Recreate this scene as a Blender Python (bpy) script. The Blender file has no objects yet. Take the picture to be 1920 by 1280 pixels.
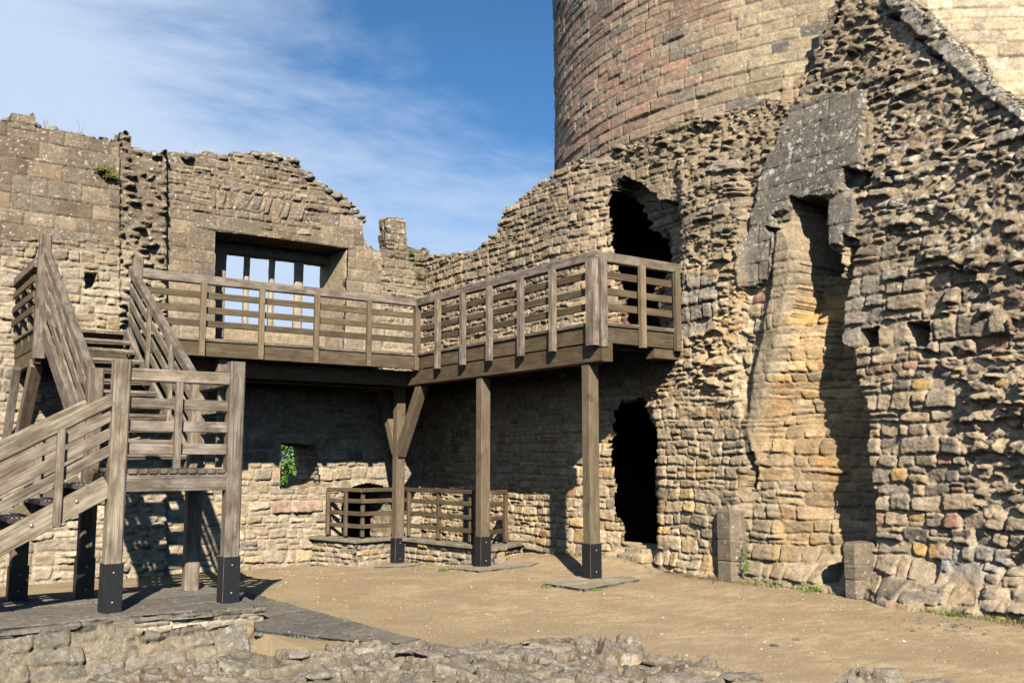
import bpy, math, random
import numpy as np
from mathutils import Matrix, Vector
random.seed(7)
# ------------------------------------------------------------------ camera
# World axes: +x runs along the window wall towards the tower, +y runs away along the curtain wall, z up, metres.
CAM = np.array([-9.868, -11.601, 1.9]); FPX = 1800.0
TH = math.radians(35.3); PITCH = math.atan(222/FPX)
EA = np.array([math.cos(TH), math.sin(TH)])          # world +x seen in (right, forward) of the camera
EB = np.array([-math.sin(TH), math.cos(TH)])
cp, sp = math.cos(PITCH), math.sin(PITCH)
RIGHT = np.array([EA[0], EB[0], 0.0]); FLAT = np.array([EA[1], EB[1], 0.0]); UPZ = np.array([0, 0, 1.0])
FWD = FLAT*cp + UPZ*sp; UP = -FLAT*sp + UPZ*cp
scene = bpy.context.scene
C = scene.collection
camd = bpy.data.cameras.new("camera"); cam = bpy.data.objects.new("camera", camd); C.objects.link(cam)
camd.sensor_width = 36; camd.lens = 36*FPX/1920; camd.clip_start = 0.1; camd.clip_end = 2000
cam.matrix_world = Matrix(((RIGHT[0], UP[0], -FWD[0], CAM[0]), (RIGHT[1], UP[1], -FWD[1], CAM[1]),
                           (RIGHT[2], UP[2], -FWD[2], CAM[2]), (0, 0, 0, 1)))
scene.camera = cam
# ------------------------------------------------------------------ light
AZ, EL = math.radians(7.0), math.radians(32.8)
tv = RIGHT*(-math.sin(AZ)) + FLAT*math.cos(AZ)        # horizontal travel of the light
tv = tv*math.cos(EL) + np.array([0, 0, -math.sin(EL)])
sl = bpy.data.lights.new("sun", 'SUN'); sl.energy = 5.0; sl.angle = math.radians(0.55); sl.color = (1.0, 0.905, 0.765)
so = bpy.data.objects.new("sun", sl); C.objects.link(so)
so.rotation_euler = Vector(tv).to_track_quat('-Z', 'Y').to_euler()
world = bpy.data.worlds.new("World"); scene.world = world; world.use_nodes = True
nt = world.node_tree; nt.nodes.clear()
def N(t, ty, **k):
    n = t.nodes.new(ty)
    for a, b in k.items(): setattr(n, a, b)
    return n
wo = N(nt, 'ShaderNodeOutputWorld'); bg = N(nt, 'ShaderNodeBackground'); bg.inputs[1].default_value = 0.05
sky = N(nt, 'ShaderNodeTexSky', sky_type='NISHITA', sun_disc=False)
sky.sun_elevation = EL; sky.sun_rotation = math.atan2(-tv[0], -tv[1]); sky.air_density = 1.0; sky.dust_density = 0.15; sky.ozone_density = 3.5
tc = N(nt, 'ShaderNodeTexCoord')
mp = N(nt, 'ShaderNodeMapping'); mp.inputs['Rotation'].default_value = (0.35, 0.55, 0.3); mp.inputs['Scale'].default_value = (1.5, 2.2, 4.6)
n1 = N(nt, 'ShaderNodeTexNoise'); n1.inputs['Scale'].default_value = 1.25; n1.inputs['Detail'].default_value = 9; n1.inputs['Roughness'].default_value = 0.62; n1.inputs['Distortion'].default_value = 0.35
n2 = N(nt, 'ShaderNodeTexNoise'); n2.inputs['Scale'].default_value = 0.9; n2.inputs['Detail'].default_value = 3
nt.links.new(tc.outputs['Generated'], mp.inputs[0]); nt.links.new(mp.outputs[0], n1.inputs[0]); nt.links.new(tc.outputs['Generated'], n2.inputs[0])
# more cloud low down and to the left of the view: a dot product with a direction in the sky
cl = -RIGHT*1.05 + UPZ*(-2.3); 
dp = N(nt, 'ShaderNodeVectorMath', operation='DOT_PRODUCT'); dp.inputs[1].default_value = tuple(cl)
nt.links.new(tc.outputs['Generated'], dp.inputs[0])
m1 = N(nt, 'ShaderNodeMath', operation='MULTIPLY_ADD'); m1.inputs[1].default_value = 0.55; m1.inputs[2].default_value = 0.51
nt.links.new(dp.outputs['Value'], m1.inputs[0])
m2 = N(nt, 'ShaderNodeMath', operation='ADD'); nt.links.new(n1.outputs[0], m2.inputs[0]); nt.links.new(m1.outputs[0], m2.inputs[1])
mr = N(nt, 'ShaderNodeMapRange', interpolation_type='SMOOTHSTEP'); mr.inputs[1].default_value = 0.43; mr.inputs[2].default_value = 0.82
mr.inputs[3].default_value = 0.0; mr.inputs[4].default_value = 0.92
nt.links.new(m2.outputs[0], mr.inputs[0])
tint = N(nt, 'ShaderNodeMix', data_type='RGBA', blend_type='MULTIPLY'); tint.inputs[0].default_value = 1.0
tint.inputs[7].default_value = (0.60, 1.0, 1.24, 1)
nt.links.new(sky.outputs[0], tint.inputs[6])
mx = N(nt, 'ShaderNodeMix', data_type='RGBA'); mx.inputs[7].default_value = (6.5, 7.7, 9.7, 1)
nt.links.new(mr.outputs[0], mx.inputs[0]); nt.links.new(tint.outputs[2], mx.inputs[6]); nt.links.new(mx.outputs[2], bg.inputs[0]); nt.links.new(bg.outputs[0], wo.inputs[0])
vs = scene.view_settings; scene.display_settings.display_device = 'sRGB'
vs.view_transform = 'Standard'; vs.look = 'None'; vs.exposure = 0.98; vs.gamma = 1.0; vs.use_curve_mapping = False
scene.cycles.max_bounces = 4; scene.cycles.diffuse_bounces = 0
# ------------------------------------------------------------------ surveying helpers (sight lines of the photograph met with real planes)
def sight(px, py):
    return FWD + RIGHT*((px-960)/FPX) + UP*((640-py)/FPX)
def onX(px, py, a): r = sight(px, py); return CAM + r*((a-CAM[0])/r[0])
def onY(px, py, b): r = sight(px, py); return CAM + r*((b-CAM[1])/r[1])
def onZ(px, py, z): r = sight(px, py); return CAM + r*((z-CAM[2])/r[2])
def proj(x, y, z):
    dx, dy, dz = x-CAM[0], y-CAM[1], z-CAM[2]
    w = np.maximum(dx*FWD[0]+dy*FWD[1]+dz*FWD[2], 0.1)
    return 960+FPX*(dx*RIGHT[0]+dy*RIGHT[1])/w, 640-FPX*(dx*UP[0]+dy*UP[1]+dz*UP[2])/w
# ------------------------------------------------------------------ numeric noise
def h2(ix, iy, s=0):
    ix = ix.astype(np.int64); iy = iy.astype(np.int64)
    h = (ix*374761393 + iy*668265263 + s*1442695041) & 0xffffffff
    h = ((h ^ (h >> 13))*1274126177) & 0xffffffff
    h = ((h ^ (h >> 16))*2246822519) & 0xffffffff
    return ((h ^ (h >> 15)) & 0xffffff)/16777216.0
def vn(x, y, s=0):
    ix = np.floor(x); iy = np.floor(y); fx = x-ix; fy = y-iy
    fx = fx*fx*(3-2*fx); fy = fy*fy*(3-2*fy)
    a = h2(ix, iy, s); b = h2(ix+1, iy, s); c = h2(ix, iy+1, s); d = h2(ix+1, iy+1, s)
    return (a*(1-fx)+b*fx)*(1-fy)+(c*(1-fx)+d*fx)*fy
def fbm(x, y, s=0, o=4, g=0.5):
    t = 0; a = 1; n = 0
    for k in range(o):
        t = t + a*vn(x*(2**k)+k*17.3, y*(2**k)-k*9.1, s+k); n += a; a *= g
    return t/n
def sst(a, b, x):
    t = np.clip((x-a)/(b-a), 0, 1); return t*t*(3-2*t)
def sdf(poly, X, Y):                    # signed distance, negative inside
    P = np.array(poly, float); d = np.full(X.shape, 1e18); s = np.ones(X.shape)
    n = len(P)
    for i in range(n):
        a = P[i]; b = P[i-1]
        ex, ey = b-a; wx = X-a[0]; wy = Y-a[1]
        t = np.clip((wx*ex+wy*ey)/(ex*ex+ey*ey+1e-12), 0, 1)
        bx = wx-ex*t; by = wy-ey*t
        d = np.minimum(d, bx*bx+by*by)
        c1 = Y >= a[1]; c2 = Y < b[1]; c3 = ex*wy > ey*wx
        fl = (c1 & c2 & c3) | (~c1 & ~c2 & ~c3)
        s = np.where(fl, -s, s)
    return s*np.sqrt(d)
def inside(poly, X, Y, soft=0):
    d = sdf(poly, X, Y)
    return (d < 0).astype(float) if not soft else sst(soft, -soft, d)
# ------------------------------------------------------------------ stone packing
def st_finish(cu, cz, lu, lz, hw, hh, idn, seed, r=0.03):
    rr = np.minimum(np.minimum(hw, hh)*0.55, r)
    qx = np.abs(lu)-(hw-rr); qz = np.abs(lz)-(hh-rr)
    d = rr - np.hypot(np.maximum(qx, 0), np.maximum(qz, 0)) - np.minimum(np.maximum(qx, qz), 0)
    R = [h2(idn, idn*0+k*7+3, seed) for k in range(8)]
    return dict(cu=cu, cz=cz, lu=lu, lz=lz, hw=hw, hh=hh, d=d, R=R)
def pack_rows(u, z, seed, hm, hv, wm, wv, warp=0.03, split=0.2, corner=0.03, wf=1.2):
    rng = np.random.RandomState(seed)
    uw = u + warp*(fbm(u*wf*2, z*wf*2, seed+50, 3)-0.5)*2
    zw = z + warp*(fbm(u*wf, z*wf*2, seed+60, 3)-0.5)*2.4
    z0, z1 = zw.min()-0.5, zw.max()+0.5; u0, u1 = uw.min()-1.5, uw.max()+1.5
    ed = [z0]
    while ed[-1] < z1: ed.append(ed[-1]+max(hm*0.42, hm*(1+hv*rng.uniform(-1, 1))))
    ed = np.array(ed); row = np.clip(np.searchsorted(ed, zw)-1, 0, len(ed)-2)
    a = np.zeros_like(u); b = np.zeros_like(u); k = np.zeros(u.shape, np.int64)
    for r in range(len(ed)-1):
        n = int((u1-u0)/(wm*0.4))+4
        w = wm*np.exp(rng.normal(0, wv, n)); w = np.clip(w, wm*0.35, wm*2.4)*(0.6+0.4*(ed[r+1]-ed[r])/hm)
        J = u0 - rng.uniform(0, wm) + np.concatenate([[0], np.cumsum(w)])
        sel = row == r
        if not sel.any(): continue
        q = np.clip(np.searchsorted(J, uw[sel])-1, 0, len(J)-2)
        k[sel] = q; a[sel] = J[q]; b[sel] = J[q+1]
    zl = ed[row]; zh = ed[row+1]; idn = row.astype(np.int64)*4096+k
    sp1 = h2(idn, idn*0+91, seed) < split
    fr = 0.35+0.3*h2(idn, idn*0+92, seed); cut = zl+(zh-zl)*fr
    up = zw > cut
    zl2 = np.where(sp1 & up, cut, zl); zh2 = np.where(sp1 & ~up, cut, zh)
    idn = np.where(sp1 & up, idn+9000000, idn)
    cu = (a+b)/2; cz = (zl2+zh2)/2; lu = uw-cu; lz = zw-cz
    rot = (h2(idn, idn*0+93, seed)-0.5)*warp*3.0
    return st_finish(cu, cz, lu+lz*rot, lz+lu*rot*0.6, (b-a)/2, (zh2-zl2)/2, idn, seed, corner)
def pack_vor(u, z, seed, sw, sh, warp=0.04, pw=3.0, corner=0.04):
    uw = (u + warp*(fbm(u*3, z*4, seed+50, 3)-0.5)*2)/sw; zw = (z + warp*(fbm(u*2, z*4, seed+60, 3)-0.5)*2)/sh
    iz = np.floor(zw); F1 = np.full(u.shape, 9.0); F2 = F1.copy()
    b1 = [np.zeros(u.shape) for _ in range(4)]
    for dz in (-1, 0, 1):
        rz = iz+dz; off = h2(rz, rz*0+5, seed)
        ix = np.floor(uw-off)
        for dx in (-2, -1, 0, 1, 2):
            cx = ix+dx
            sx = cx+off+0.5+0.85*(h2(cx, rz, seed+1)-0.5); sz = rz+0.5+0.7*(h2(cx, rz, seed+2)-0.5)
            wt = 0.75+0.6*h2(cx, rz, seed+3)
            d = ((np.abs(uw-sx)/wt)**pw + (np.abs(zw-sz)/wt)**pw)**(1/pw)
            n = d < F1
            F2 = np.where(n, F1, np.minimum(F2, d)); F1 = np.where(n, d, F1)
            for q, v in enumerate((sx, sz, cx, rz)): b1[q] = np.where(n, v, b1[q])
    idn = (b1[2]+3000).astype(np.int64)*8192+(b1[3]+3000).astype(np.int64)
    o = st_finish(b1[0]*sw, b1[1]*sh, (uw-b1[0])*sw, (zw-b1[1])*sh, np.full(u.shape, sw/2), np.full(u.shape, sh/2), idn, seed)
    o['d'] = (F2-F1)*0.5*min(sw, sh)*1.1
    return o
def pick(base, *others):                # base dict, then (weight mask, dict) pairs
    o = {k: (v if k == 'R' else v) for k, v in base.items()}
    for m, s in others:
        m = m > 0.5
        for k in ('cu', 'cz', 'lu', 'lz', 'hw', 'hh', 'd'): o[k] = np.where(m, s[k], o[k])
        o['R'] = [np.where(m, a, b) for a, b in zip(s['R'], o['R'])]
    return o
def relief(s, u, z, prot, gap, bev, rough, tilt, seed, mort_rough=0.02):
    """returns height towards the viewer and stone mask"""
    R = s['R']; d = s['d'] + (fbm(u*22, z*22, seed+9, 2)-0.5)*0.02 - gap*0.4
    m = sst(0, bev, d)
    pr = prot*(R[0]**2.2*1.5+R[1]*0.45-0.25)
    dome = np.clip(1-(s['lu']/s['hw'])**2, 0, 1)*np.clip(1-(s['lz']/s['hh'])**2, 0, 1)
    tl = np.clip(tilt*((R[2]-0.5)*s['lu']*1.1 + (R[3]-0.8)*s['lz']*1.3), -0.06, 0.06)
    hs = pr + np.sqrt(dome)*rough*0.35*R[7] + tl
    hs = hs + rough*1.3*(fbm(u*6+R[4]*5, z*9, seed+20, 5, 0.62)-0.5) - rough*0.7*np.abs(fbm(u*5+R[4]*9, z*17+R[1]*7, seed+24, 3)-0.5)*2
    hs = hs + rough*0.35*(fbm(u*19, z*27, seed+26, 3, 0.6)-0.5)*2
    hm = -gap - 0.01 + mort_rough*(fbm(u*9, z*9, seed+30, 4, 0.6)-0.5)*2
    return hm*(1-m)+np.maximum(hs, hm+0.004)*m, m
def colours(s, u, z, pal, wts, mort, m, seed, jit=0.16):
    R = s['R']; cum = np.cumsum(np.broadcast_to(wts, (len(pal),)).astype(float)); cum /= cum[-1]
    pick_ = np.searchsorted(cum, R[5].ravel()*0.999).reshape(u.shape)
    col = np.array(pal, float)[pick_]
    col = col*(1+jit*(R[6]-0.5)*2)[..., None]
    col = col*(0.80+0.4*fbm(u*5, z*9, seed+40, 4, 0.6))[..., None]
    mc = np.array(mort)*(0.85+0.3*fbm(u*6, z*6, seed+45, 3))[..., None]
    return mc*(1-m[..., None])+col*m[..., None]
# ------------------------------------------------------------------ object helpers
def tag(o, label=None, cat=None, group=None, kind=None):
    if label: o['label'] = label
    if cat: o['category'] = cat
    if group: o['group'] = group
    if kind: o['kind'] = kind
    return o
def empty(name, loc=(0, 0, 0), **k):
    o = bpy.data.objects.new(name, None); C.objects.link(o); o.location = loc; o.empty_display_size = 0.2
    return tag(o, **k)
def mesh_np(name, V, F, mat, parent=None, col=None, wx=None, gco=None, smooth=True):
    me = bpy.data.meshes.new(name); V = np.asarray(V, np.float32); F = np.asarray(F, np.int32)
    me.vertices.add(len(V)); me.vertices.foreach_set('co', V.ravel())
    k = F.shape[1]; me.loops.add(F.size); me.loops.foreach_set('vertex_index', F.ravel())
    me.polygons.add(len(F)); me.polygons.foreach_set('loop_start', np.arange(0, F.size, k, dtype=np.int32))
    me.polygons.foreach_set('loop_total', np.full(len(F), k, np.int32))
    me.polygons.foreach_set('use_smooth', np.full(len(F), bool(smooth)))
    me.update(calc_edges=True)
    def att(nm, arr, ty, key, w):
        a = me.attributes.new(nm, ty, 'POINT'); a.data.foreach_set(key, np.ascontiguousarray(arr, np.float32).ravel())
    if col is not None: att('col', np.concatenate([np.clip(np.asarray(col)*(1.0 if gco is not None else 0.74), 0, 1), np.ones((len(V), 1))], 1), 'FLOAT_COLOR', 'color', 4)
    if wx is not None: att('wx', wx, 'FLOAT_VECTOR', 'vector', 3)
    if gco is not None: att('gco', gco, 'FLOAT_VECTOR', 'vector', 3)
    o = bpy.data.objects.new(name, me); C.objects.link(o)
    if mat: me.materials.append(mat)
    if parent is not None:
        o.parent = parent
        o.matrix_parent_inverse = Matrix.Translation(parent.location).inverted() if parent.location.length > 0 else Matrix()
    return o
def sheet(name, u, z, H, keep, place, back, mat, parent=None, col=None, wx=None, K=8, backface=True, seed=3, flare=None):
    """u,z: 2-D grids; H: relief; keep: kept vertices; place(u,z,H)->xyz; back(u,z): depth of the far side as a negative H"""
    nz, nu = u.shape; idx = np.arange(nz*nu).reshape(nz, nu)
    cell = keep[:-1, :-1] & keep[1:, :-1] & keep[:-1, 1:] & keep[1:, 1:]
    Fr = np.stack([idx[:-1, :-1], idx[:-1, 1:], idx[1:, 1:], idx[1:, :-1]], -1)[cell]
    V = [np.stack(place(u, z, H), -1).reshape(-1, 3)]; CO = [col.reshape(-1, 3)]; WX = [wx.reshape(-1, 3)]; F = [Fr]
    cp_ = np.pad(cell, 1)
    E = []
    lo = cp_[1:-1, 1:-1]
    up = lo & ~cp_[2:, 1:-1]; E.append(np.stack([idx[1:, :-1][up], idx[1:, 1:][up]], -1))
    dn = lo & ~cp_[:-2, 1:-1]; E.append(np.stack([idx[:-1, 1:][dn], idx[:-1, :-1][dn]], -1))
    rt = lo & ~cp_[1:-1, 2:]; E.append(np.stack([idx[1:, 1:][rt], idx[:-1, 1:][rt]], -1))
    lf = lo & ~cp_[1:-1, :-2]; E.append(np.stack([idx[:-1, :-1][lf], idx[1:, :-1][lf]], -1))
    E = np.concatenate(E)
    if len(E) and K:
        bv, inv = np.unique(E.ravel(), return_inverse=True); inv = inv.reshape(E.shape)
        bu = u.ravel()[bv]; bz = z.ravel()[bv]; h0 = H.ravel()[bv]; hb = back(bu, bz); fl = flare(bu, bz) if flare else 0*bu
        n0 = nz*nu; prev = bv
        for k in range(1, K+1):
            t = k/K; hh = h0*(1-t)+hb*t
            amp = 0.045*(1 if k < K else 0.4)
            du = (vn(bu*5+k*1.3, hh*6+bz*5, seed)-0.5)*amp*2; dz = (vn(bz*5+k*2.1, hh*6+bu*5, seed+1)-0.5)*amp*2
            du = du + fl*min(1, t*1.6) + (h2(np.floor((bz+9)/0.21), np.floor(hh/0.3+50), seed)-0.5)*0.04
            V.append(np.stack(place(bu+du, bz+dz, hh), -1)); c0 = col.reshape(-1, 3)[bv]
            CO.append(c0*(0.8+0.4*h2(np.floor((bz+9)/0.21)+np.floor(bu/0.3), np.floor(hh/0.3+50), seed+5))[:, None]); WX.append(wx.reshape(-1, 3)[bv])
            cur = n0+np.arange(len(bv)); n0 += len(bv)
            p = prev
            F.append(np.stack([p[inv[:, 1]], p[inv[:, 0]], cur[inv[:, 0]], cur[inv[:, 1]]], -1)); prev = cur
    if backface:
        n0 = sum(len(v) for v in V)
        V.append(np.stack(place(u, z, back(u, z)), -1).reshape(-1, 3)); CO.append(col.reshape(-1, 3)); WX.append(wx.reshape(-1, 3))
        F.append(Fr[:, ::-1]+n0)
    V = np.concatenate(V); F = np.concatenate(F); CO = np.concatenate(CO); WX = np.concatenate(WX)
    used = np.zeros(len(V), bool); used[F.ravel()] = True; mp_ = np.cumsum(used)-1
    return mesh_np(name, V[used], mp_[F], mat, parent, CO[used], WX[used])
def grid(u0, u1, z0, z1, res):
    us = np.linspace(u0, u1, int(round((u1-u0)/res))+1); zs = np.linspace(z0, z1, int(round((z1-z0)/res))+1)
    return np.meshgrid(us, zs)
# ------------------------------------------------------------------ materials
def newmat(name):
    m = bpy.data.materials.new(name); m.use_nodes = True; t = m.node_tree; t.nodes.clear()
    o = N(t, 'ShaderNodeOutputMaterial'); b = N(t, 'ShaderNodeBsdfPrincipled'); t.links.new(b.outputs[0], o.inputs[0])
    b.inputs['Roughness'].default_value = 0.9; b.inputs['Specular IOR Level'].default_value = 0.25
    return m, t, b
def noise(t, vec, sc, det=4, ro=0.6, dist=0):
    n = N(t, 'ShaderNodeTexNoise'); n.inputs['Scale'].default_value = sc; n.inputs['Detail'].default_value = det
    n.inputs['Roughness'].default_value = ro; n.inputs['Distortion'].default_value = dist
    if vec is not None: t.links.new(vec, n.inputs['Vector'])
    return n.outputs[0]
def rng_(t, val, a, b, c, d, sm=False):
    n = N(t, 'ShaderNodeMapRange'); n.inputs[1].default_value = a; n.inputs[2].default_value = b; n.inputs[3].default_value = c; n.inputs[4].default_value = d
    if sm: n.interpolation_type = 'SMOOTHSTEP'
    t.links.new(val, n.inputs[0]); return n.outputs[0]
def mixc(t, fac, a, b, mode='MIX'):
    n = N(t, 'ShaderNodeMix', data_type='RGBA', blend_type=mode)
    for s, v in ((0, fac), (6, a), (7, b)):
        if isinstance(v, (int, float)): n.inputs[s].default_value = v
        elif isinstance(v, tuple): n.inputs[s].default_value = v
        else: t.links.new(v, n.inputs[s])
    return n.outputs[2]
def mth(t, op, a, b):
    n = N(t, 'ShaderNodeMath', operation=op)
    for s, v in ((0, a), (1, b)):
        if isinstance(v, (int, float)): n.inputs[s].default_value = v
        else: t.links.new(v, n.inputs[s])
    return n.outputs[0]
def comb(t, v):                              # gray factor -> colour multiplier
    n = N(t, 'ShaderNodeCombineColor'); [t.links.new(v, n.inputs[i]) for i in range(3)]; return n.outputs[0]
def bump(t, h, st, dist, nrm=None):
    n = N(t, 'ShaderNodeBump'); n.inputs['Strength'].default_value = st; n.inputs['Distance'].default_value = dist
    t.links.new(h, n.inputs['Height'])
    if nrm is not None: t.links.new(nrm, n.inputs['Normal'])
    return n.outputs[0]
def stone_material(name, bst=0.9, sc=1.0, lich=(0.40, 0.385, 0.335)):
    m, t, b = newmat(name)
    co = N(t, 'ShaderNodeNewGeometry').outputs['Position']
    ac = N(t, 'ShaderNodeAttribute', attribute_name='col').outputs['Color']
    wx = N(t, 'ShaderNodeAttribute', attribute_name='wx'); sx = N(t, 'ShaderNodeSeparateXYZ'); t.links.new(wx.outputs['Vector'], sx.inputs[0])
    f1 = noise(t, co, 9*sc, 6, 0.65); f2 = noise(t, co, 34*sc, 5, 0.75); f3 = noise(t, co, 1.1*sc, 4, 0.6)
    c = mixc(t, 1.0, ac, comb(t, rng_(t, f1, 0.3, 0.7, 0.66, 1.32)), 'MULTIPLY')
    c = mixc(t, 1.0, c, comb(t, rng_(t, f2, 0.3, 0.7, 0.60, 1.38)), 'MULTIPLY')
    # dark biological staining, in broad patches, amount from the surface survey
    st = mth(t, 'MULTIPLY', rng_(t, mth(t, 'ADD', f3, mth(t, 'MULTIPLY', f1, 0.35)), 0.5, 0.85, 0.25, 1.0, True), sx.outputs['Y'])
    c = mixc(t, st, c, mixc(t, 1.0, c, (0.46, 0.45, 0.46, 1), 'MULTIPLY'))
    # lichen discs
    v = N(t, 'ShaderNodeTexVoronoi'); v.inputs['Scale'].default_value = 9*sc; v.inputs['Randomness'].default_value = 1
    w = noise(t, co, 14*sc, 3); vm = N(t, 'ShaderNodeMix', data_type='VECTOR'); vm.inputs[0].default_value = 0.12
    wn = N(t, 'ShaderNodeTexNoise'); wn.inputs['Scale'].default_value = 16*sc; t.links.new(co, wn.inputs[0])
    t.links.new(co, vm.inputs[4]); t.links.new(wn.outputs[1], vm.inputs[5]); t.links.new(vm.outputs[1], v.inputs['Vector'])
    vc = N(t, 'ShaderNodeSeparateColor'); t.links.new(v.outputs['Color'], vc.inputs[0])
    rad = mth(t, 'MULTIPLY', mth(t, 'SUBTRACT', vc.outputs[0], mth(t, 'SUBTRACT', 0.97, mth(t, 'MULTIPLY', sx.outputs['X'], 1.25))), 0.62)
    l1 = rng_(t, mth(t, 'SUBTRACT', rad, v.outputs['Distance']), 0.0, 0.06, 0, 1, True)
    pn = noise(t, co, 4.5*sc, 6, 0.72)
    l2 = rng_(t, mth(t, 'ADD', pn, mth(t, 'MULTIPLY', sx.outputs['X'], 0.42)), 0.80, 0.90, 0, 0.85, True)
    v3 = N(t, 'ShaderNodeTexVoronoi'); v3.inputs['Scale'].default_value = 21*sc; t.links.new(vm.outputs[1], v3.inputs['Vector'])
    vc3 = N(t, 'ShaderNodeSeparateColor'); t.links.new(v3.outputs['Color'], vc3.inputs[0])
    l3 = mth(t, 'MULTIPLY', rng_(t, mth(t, 'ADD', vc3.outputs[1], mth(t, 'MULTIPLY', sx.outputs['X'], 0.5)), 0.96, 1.0, 0, 1), rng_(t, v3.outputs['Distance'], 0.42, 0.25, 0, 1, True))
    lm = mth(t, 'MAXIMUM', l1, mth(t, 'MAXIMUM', l2, l3))
    c = mixc(t, mth(t, 'MULTIPLY', lm, 0.85), c, (*lich, 1))
    # moss
    c = mixc(t, mth(t, 'MULTIPLY', sx.outputs['Z'], rng_(t, noise(t, co, 12, 5), 0.42, 0.6, 0, 1, True)), c, (0.055, 0.075, 0.018, 1))
    t.links.new(c, b.inputs['Base Color'])
    hh = mth(t, 'ADD', mth(t, 'MULTIPLY', f1, 0.6), mth(t, 'MULTIPLY', f2, 0.45))
    ms = N(t, 'ShaderNodeTexMusgrave') if False else None
    t.links.new(bump(t, hh, bst, 0.035), b.inputs['Normal'])
    return m
M_STONE = stone_material('weathered_stone'); M_ASH = stone_material('dressed_stone', 0.6); M_FG = stone_material('lichened_rock', 1.0, 1.5, (0.32, 0.32, 0.285))
def wood_material(name, base, grey, amt, dark=0.5):
    m, t, b = newmat(name); b.inputs['Roughness'].default_value = 0.8
    g = N(t, 'ShaderNodeAttribute', attribute_name='gco').outputs['Vector']
    ac = N(t, 'ShaderNodeAttribute', attribute_name='col').outputs['Color']
    mpn = N(t, 'ShaderNodeMapping'); mpn.inputs['Scale'].default_value = (1.2, 34, 34); t.links.new(g, mpn.inputs[0])
    gr = noise(t, mpn.outputs[0], 1.6, 7, 0.68, 0.3)
    mp2 = N(t, 'ShaderNodeMapping'); mp2.inputs['Scale'].default_value = (2.2, 7, 7); t.links.new(g, mp2.inputs[0])
    bl = noise(t, mp2.outputs[0], 1.3, 6, 0.62)
    mp3 = N(t, 'ShaderNodeMapping'); mp3.inputs['Scale'].default_value = (0.8, 70, 70); t.links.new(g, mp3.inputs[0])
    ck = noise(t, mp3.outputs[0], 1.0, 3, 0.5)
    c = mixc(t, rng_(t, bl, 0.5-0.18*amt, 0.66, 0, amt, True), (*base, 1), (*grey, 1))
    c = mixc(t, 1.0, c, comb(t, rng_(t, gr, 0.28, 0.72, dark, 1.35)), 'MULTIPLY')
    c = mixc(t, rng_(t, ck, 0.62, 0.72, 0, 0.6, True), c, (0.02, 0.016, 0.012, 1))
    kn = noise(t, g, 3.2, 5, 0.65); c = mixc(t, rng_(t, kn, 0.54, 0.72, 0, 0.62, True), c, (0.05, 0.042, 0.034, 1))
    c = mixc(t, 1.0, c, ac, 'MULTIPLY')
    t.links.new(c, b.inputs['Base Color'])
    t.links.new(bump(t, mth(t, 'SUBTRACT', gr, mth(t, 'MULTIPLY', rng_(t, ck, 0.6, 0.72, 0, 1), 0.6)), 0.6, 0.012), b.inputs['Normal'])
    return m
M_GREY = wood_material('silvered_oak', (0.155, 0.121, 0.088), (0.34, 0.295, 0.24), 0.85)
M_BROWN = wood_material('brown_oak', (0.105, 0.077, 0.045), (0.215, 0.178, 0.128), 0.4, 0.7)
M_POST = wood_material('post_oak', (0.175, 0.129, 0.082), (0.26, 0.215, 0.16), 0.55, 0.68)
def plain(name, col, rough=0.5, metal=0, bs=0.0, sc=20, var=0.2, spec=0.3):
    m, t, b = newmat(name); co = N(t, 'ShaderNodeNewGeometry').outputs['Position']
    n = noise(t, co, sc, 5, 0.65)
    c = mixc(t, 1.0, (*col, 1), comb(t, rng_(t, n, 0.3, 0.7, 1-var, 1+var)), 'MULTIPLY')
    t.links.new(c, b.inputs['Base Color']); b.inputs['Roughness'].default_value = rough; b.inputs['Metallic'].default_value = metal
    b.inputs['Specular IOR Level'].default_value = spec
    if bs: t.links.new(bump(t, n, bs, 0.02), b.inputs['Normal'])
    return m
M_BLACK = plain('black_painted_steel', (0.012, 0.013, 0.016), 0.5, 0, 0.15, 40, 0.4)
M_BOLT = plain('galvanised_bolt', (0.35, 0.34, 0.32), 0.45, 0.8)
M_TREADSTRIP = plain('grit_strip', (0.30, 0.30, 0.28), 0.9)
M_LEAF = plain('ivy_leaf', (0.09, 0.20, 0.03), 0.55, 0, 0, 9, 0.75)
M_WEED = plain('weed_leaf', (0.10, 0.165, 0.03), 0.6, 0, 0, 12, 0.5)
M_MOSS = plain('dry_moss', (0.13, 0.125, 0.03), 0.9, 0, 0, 14, 0.5)
M_TWIG = plain('dry_stalk', (0.20, 0.14, 0.075), 0.9, 0, 0, 14, 0.4)
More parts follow.
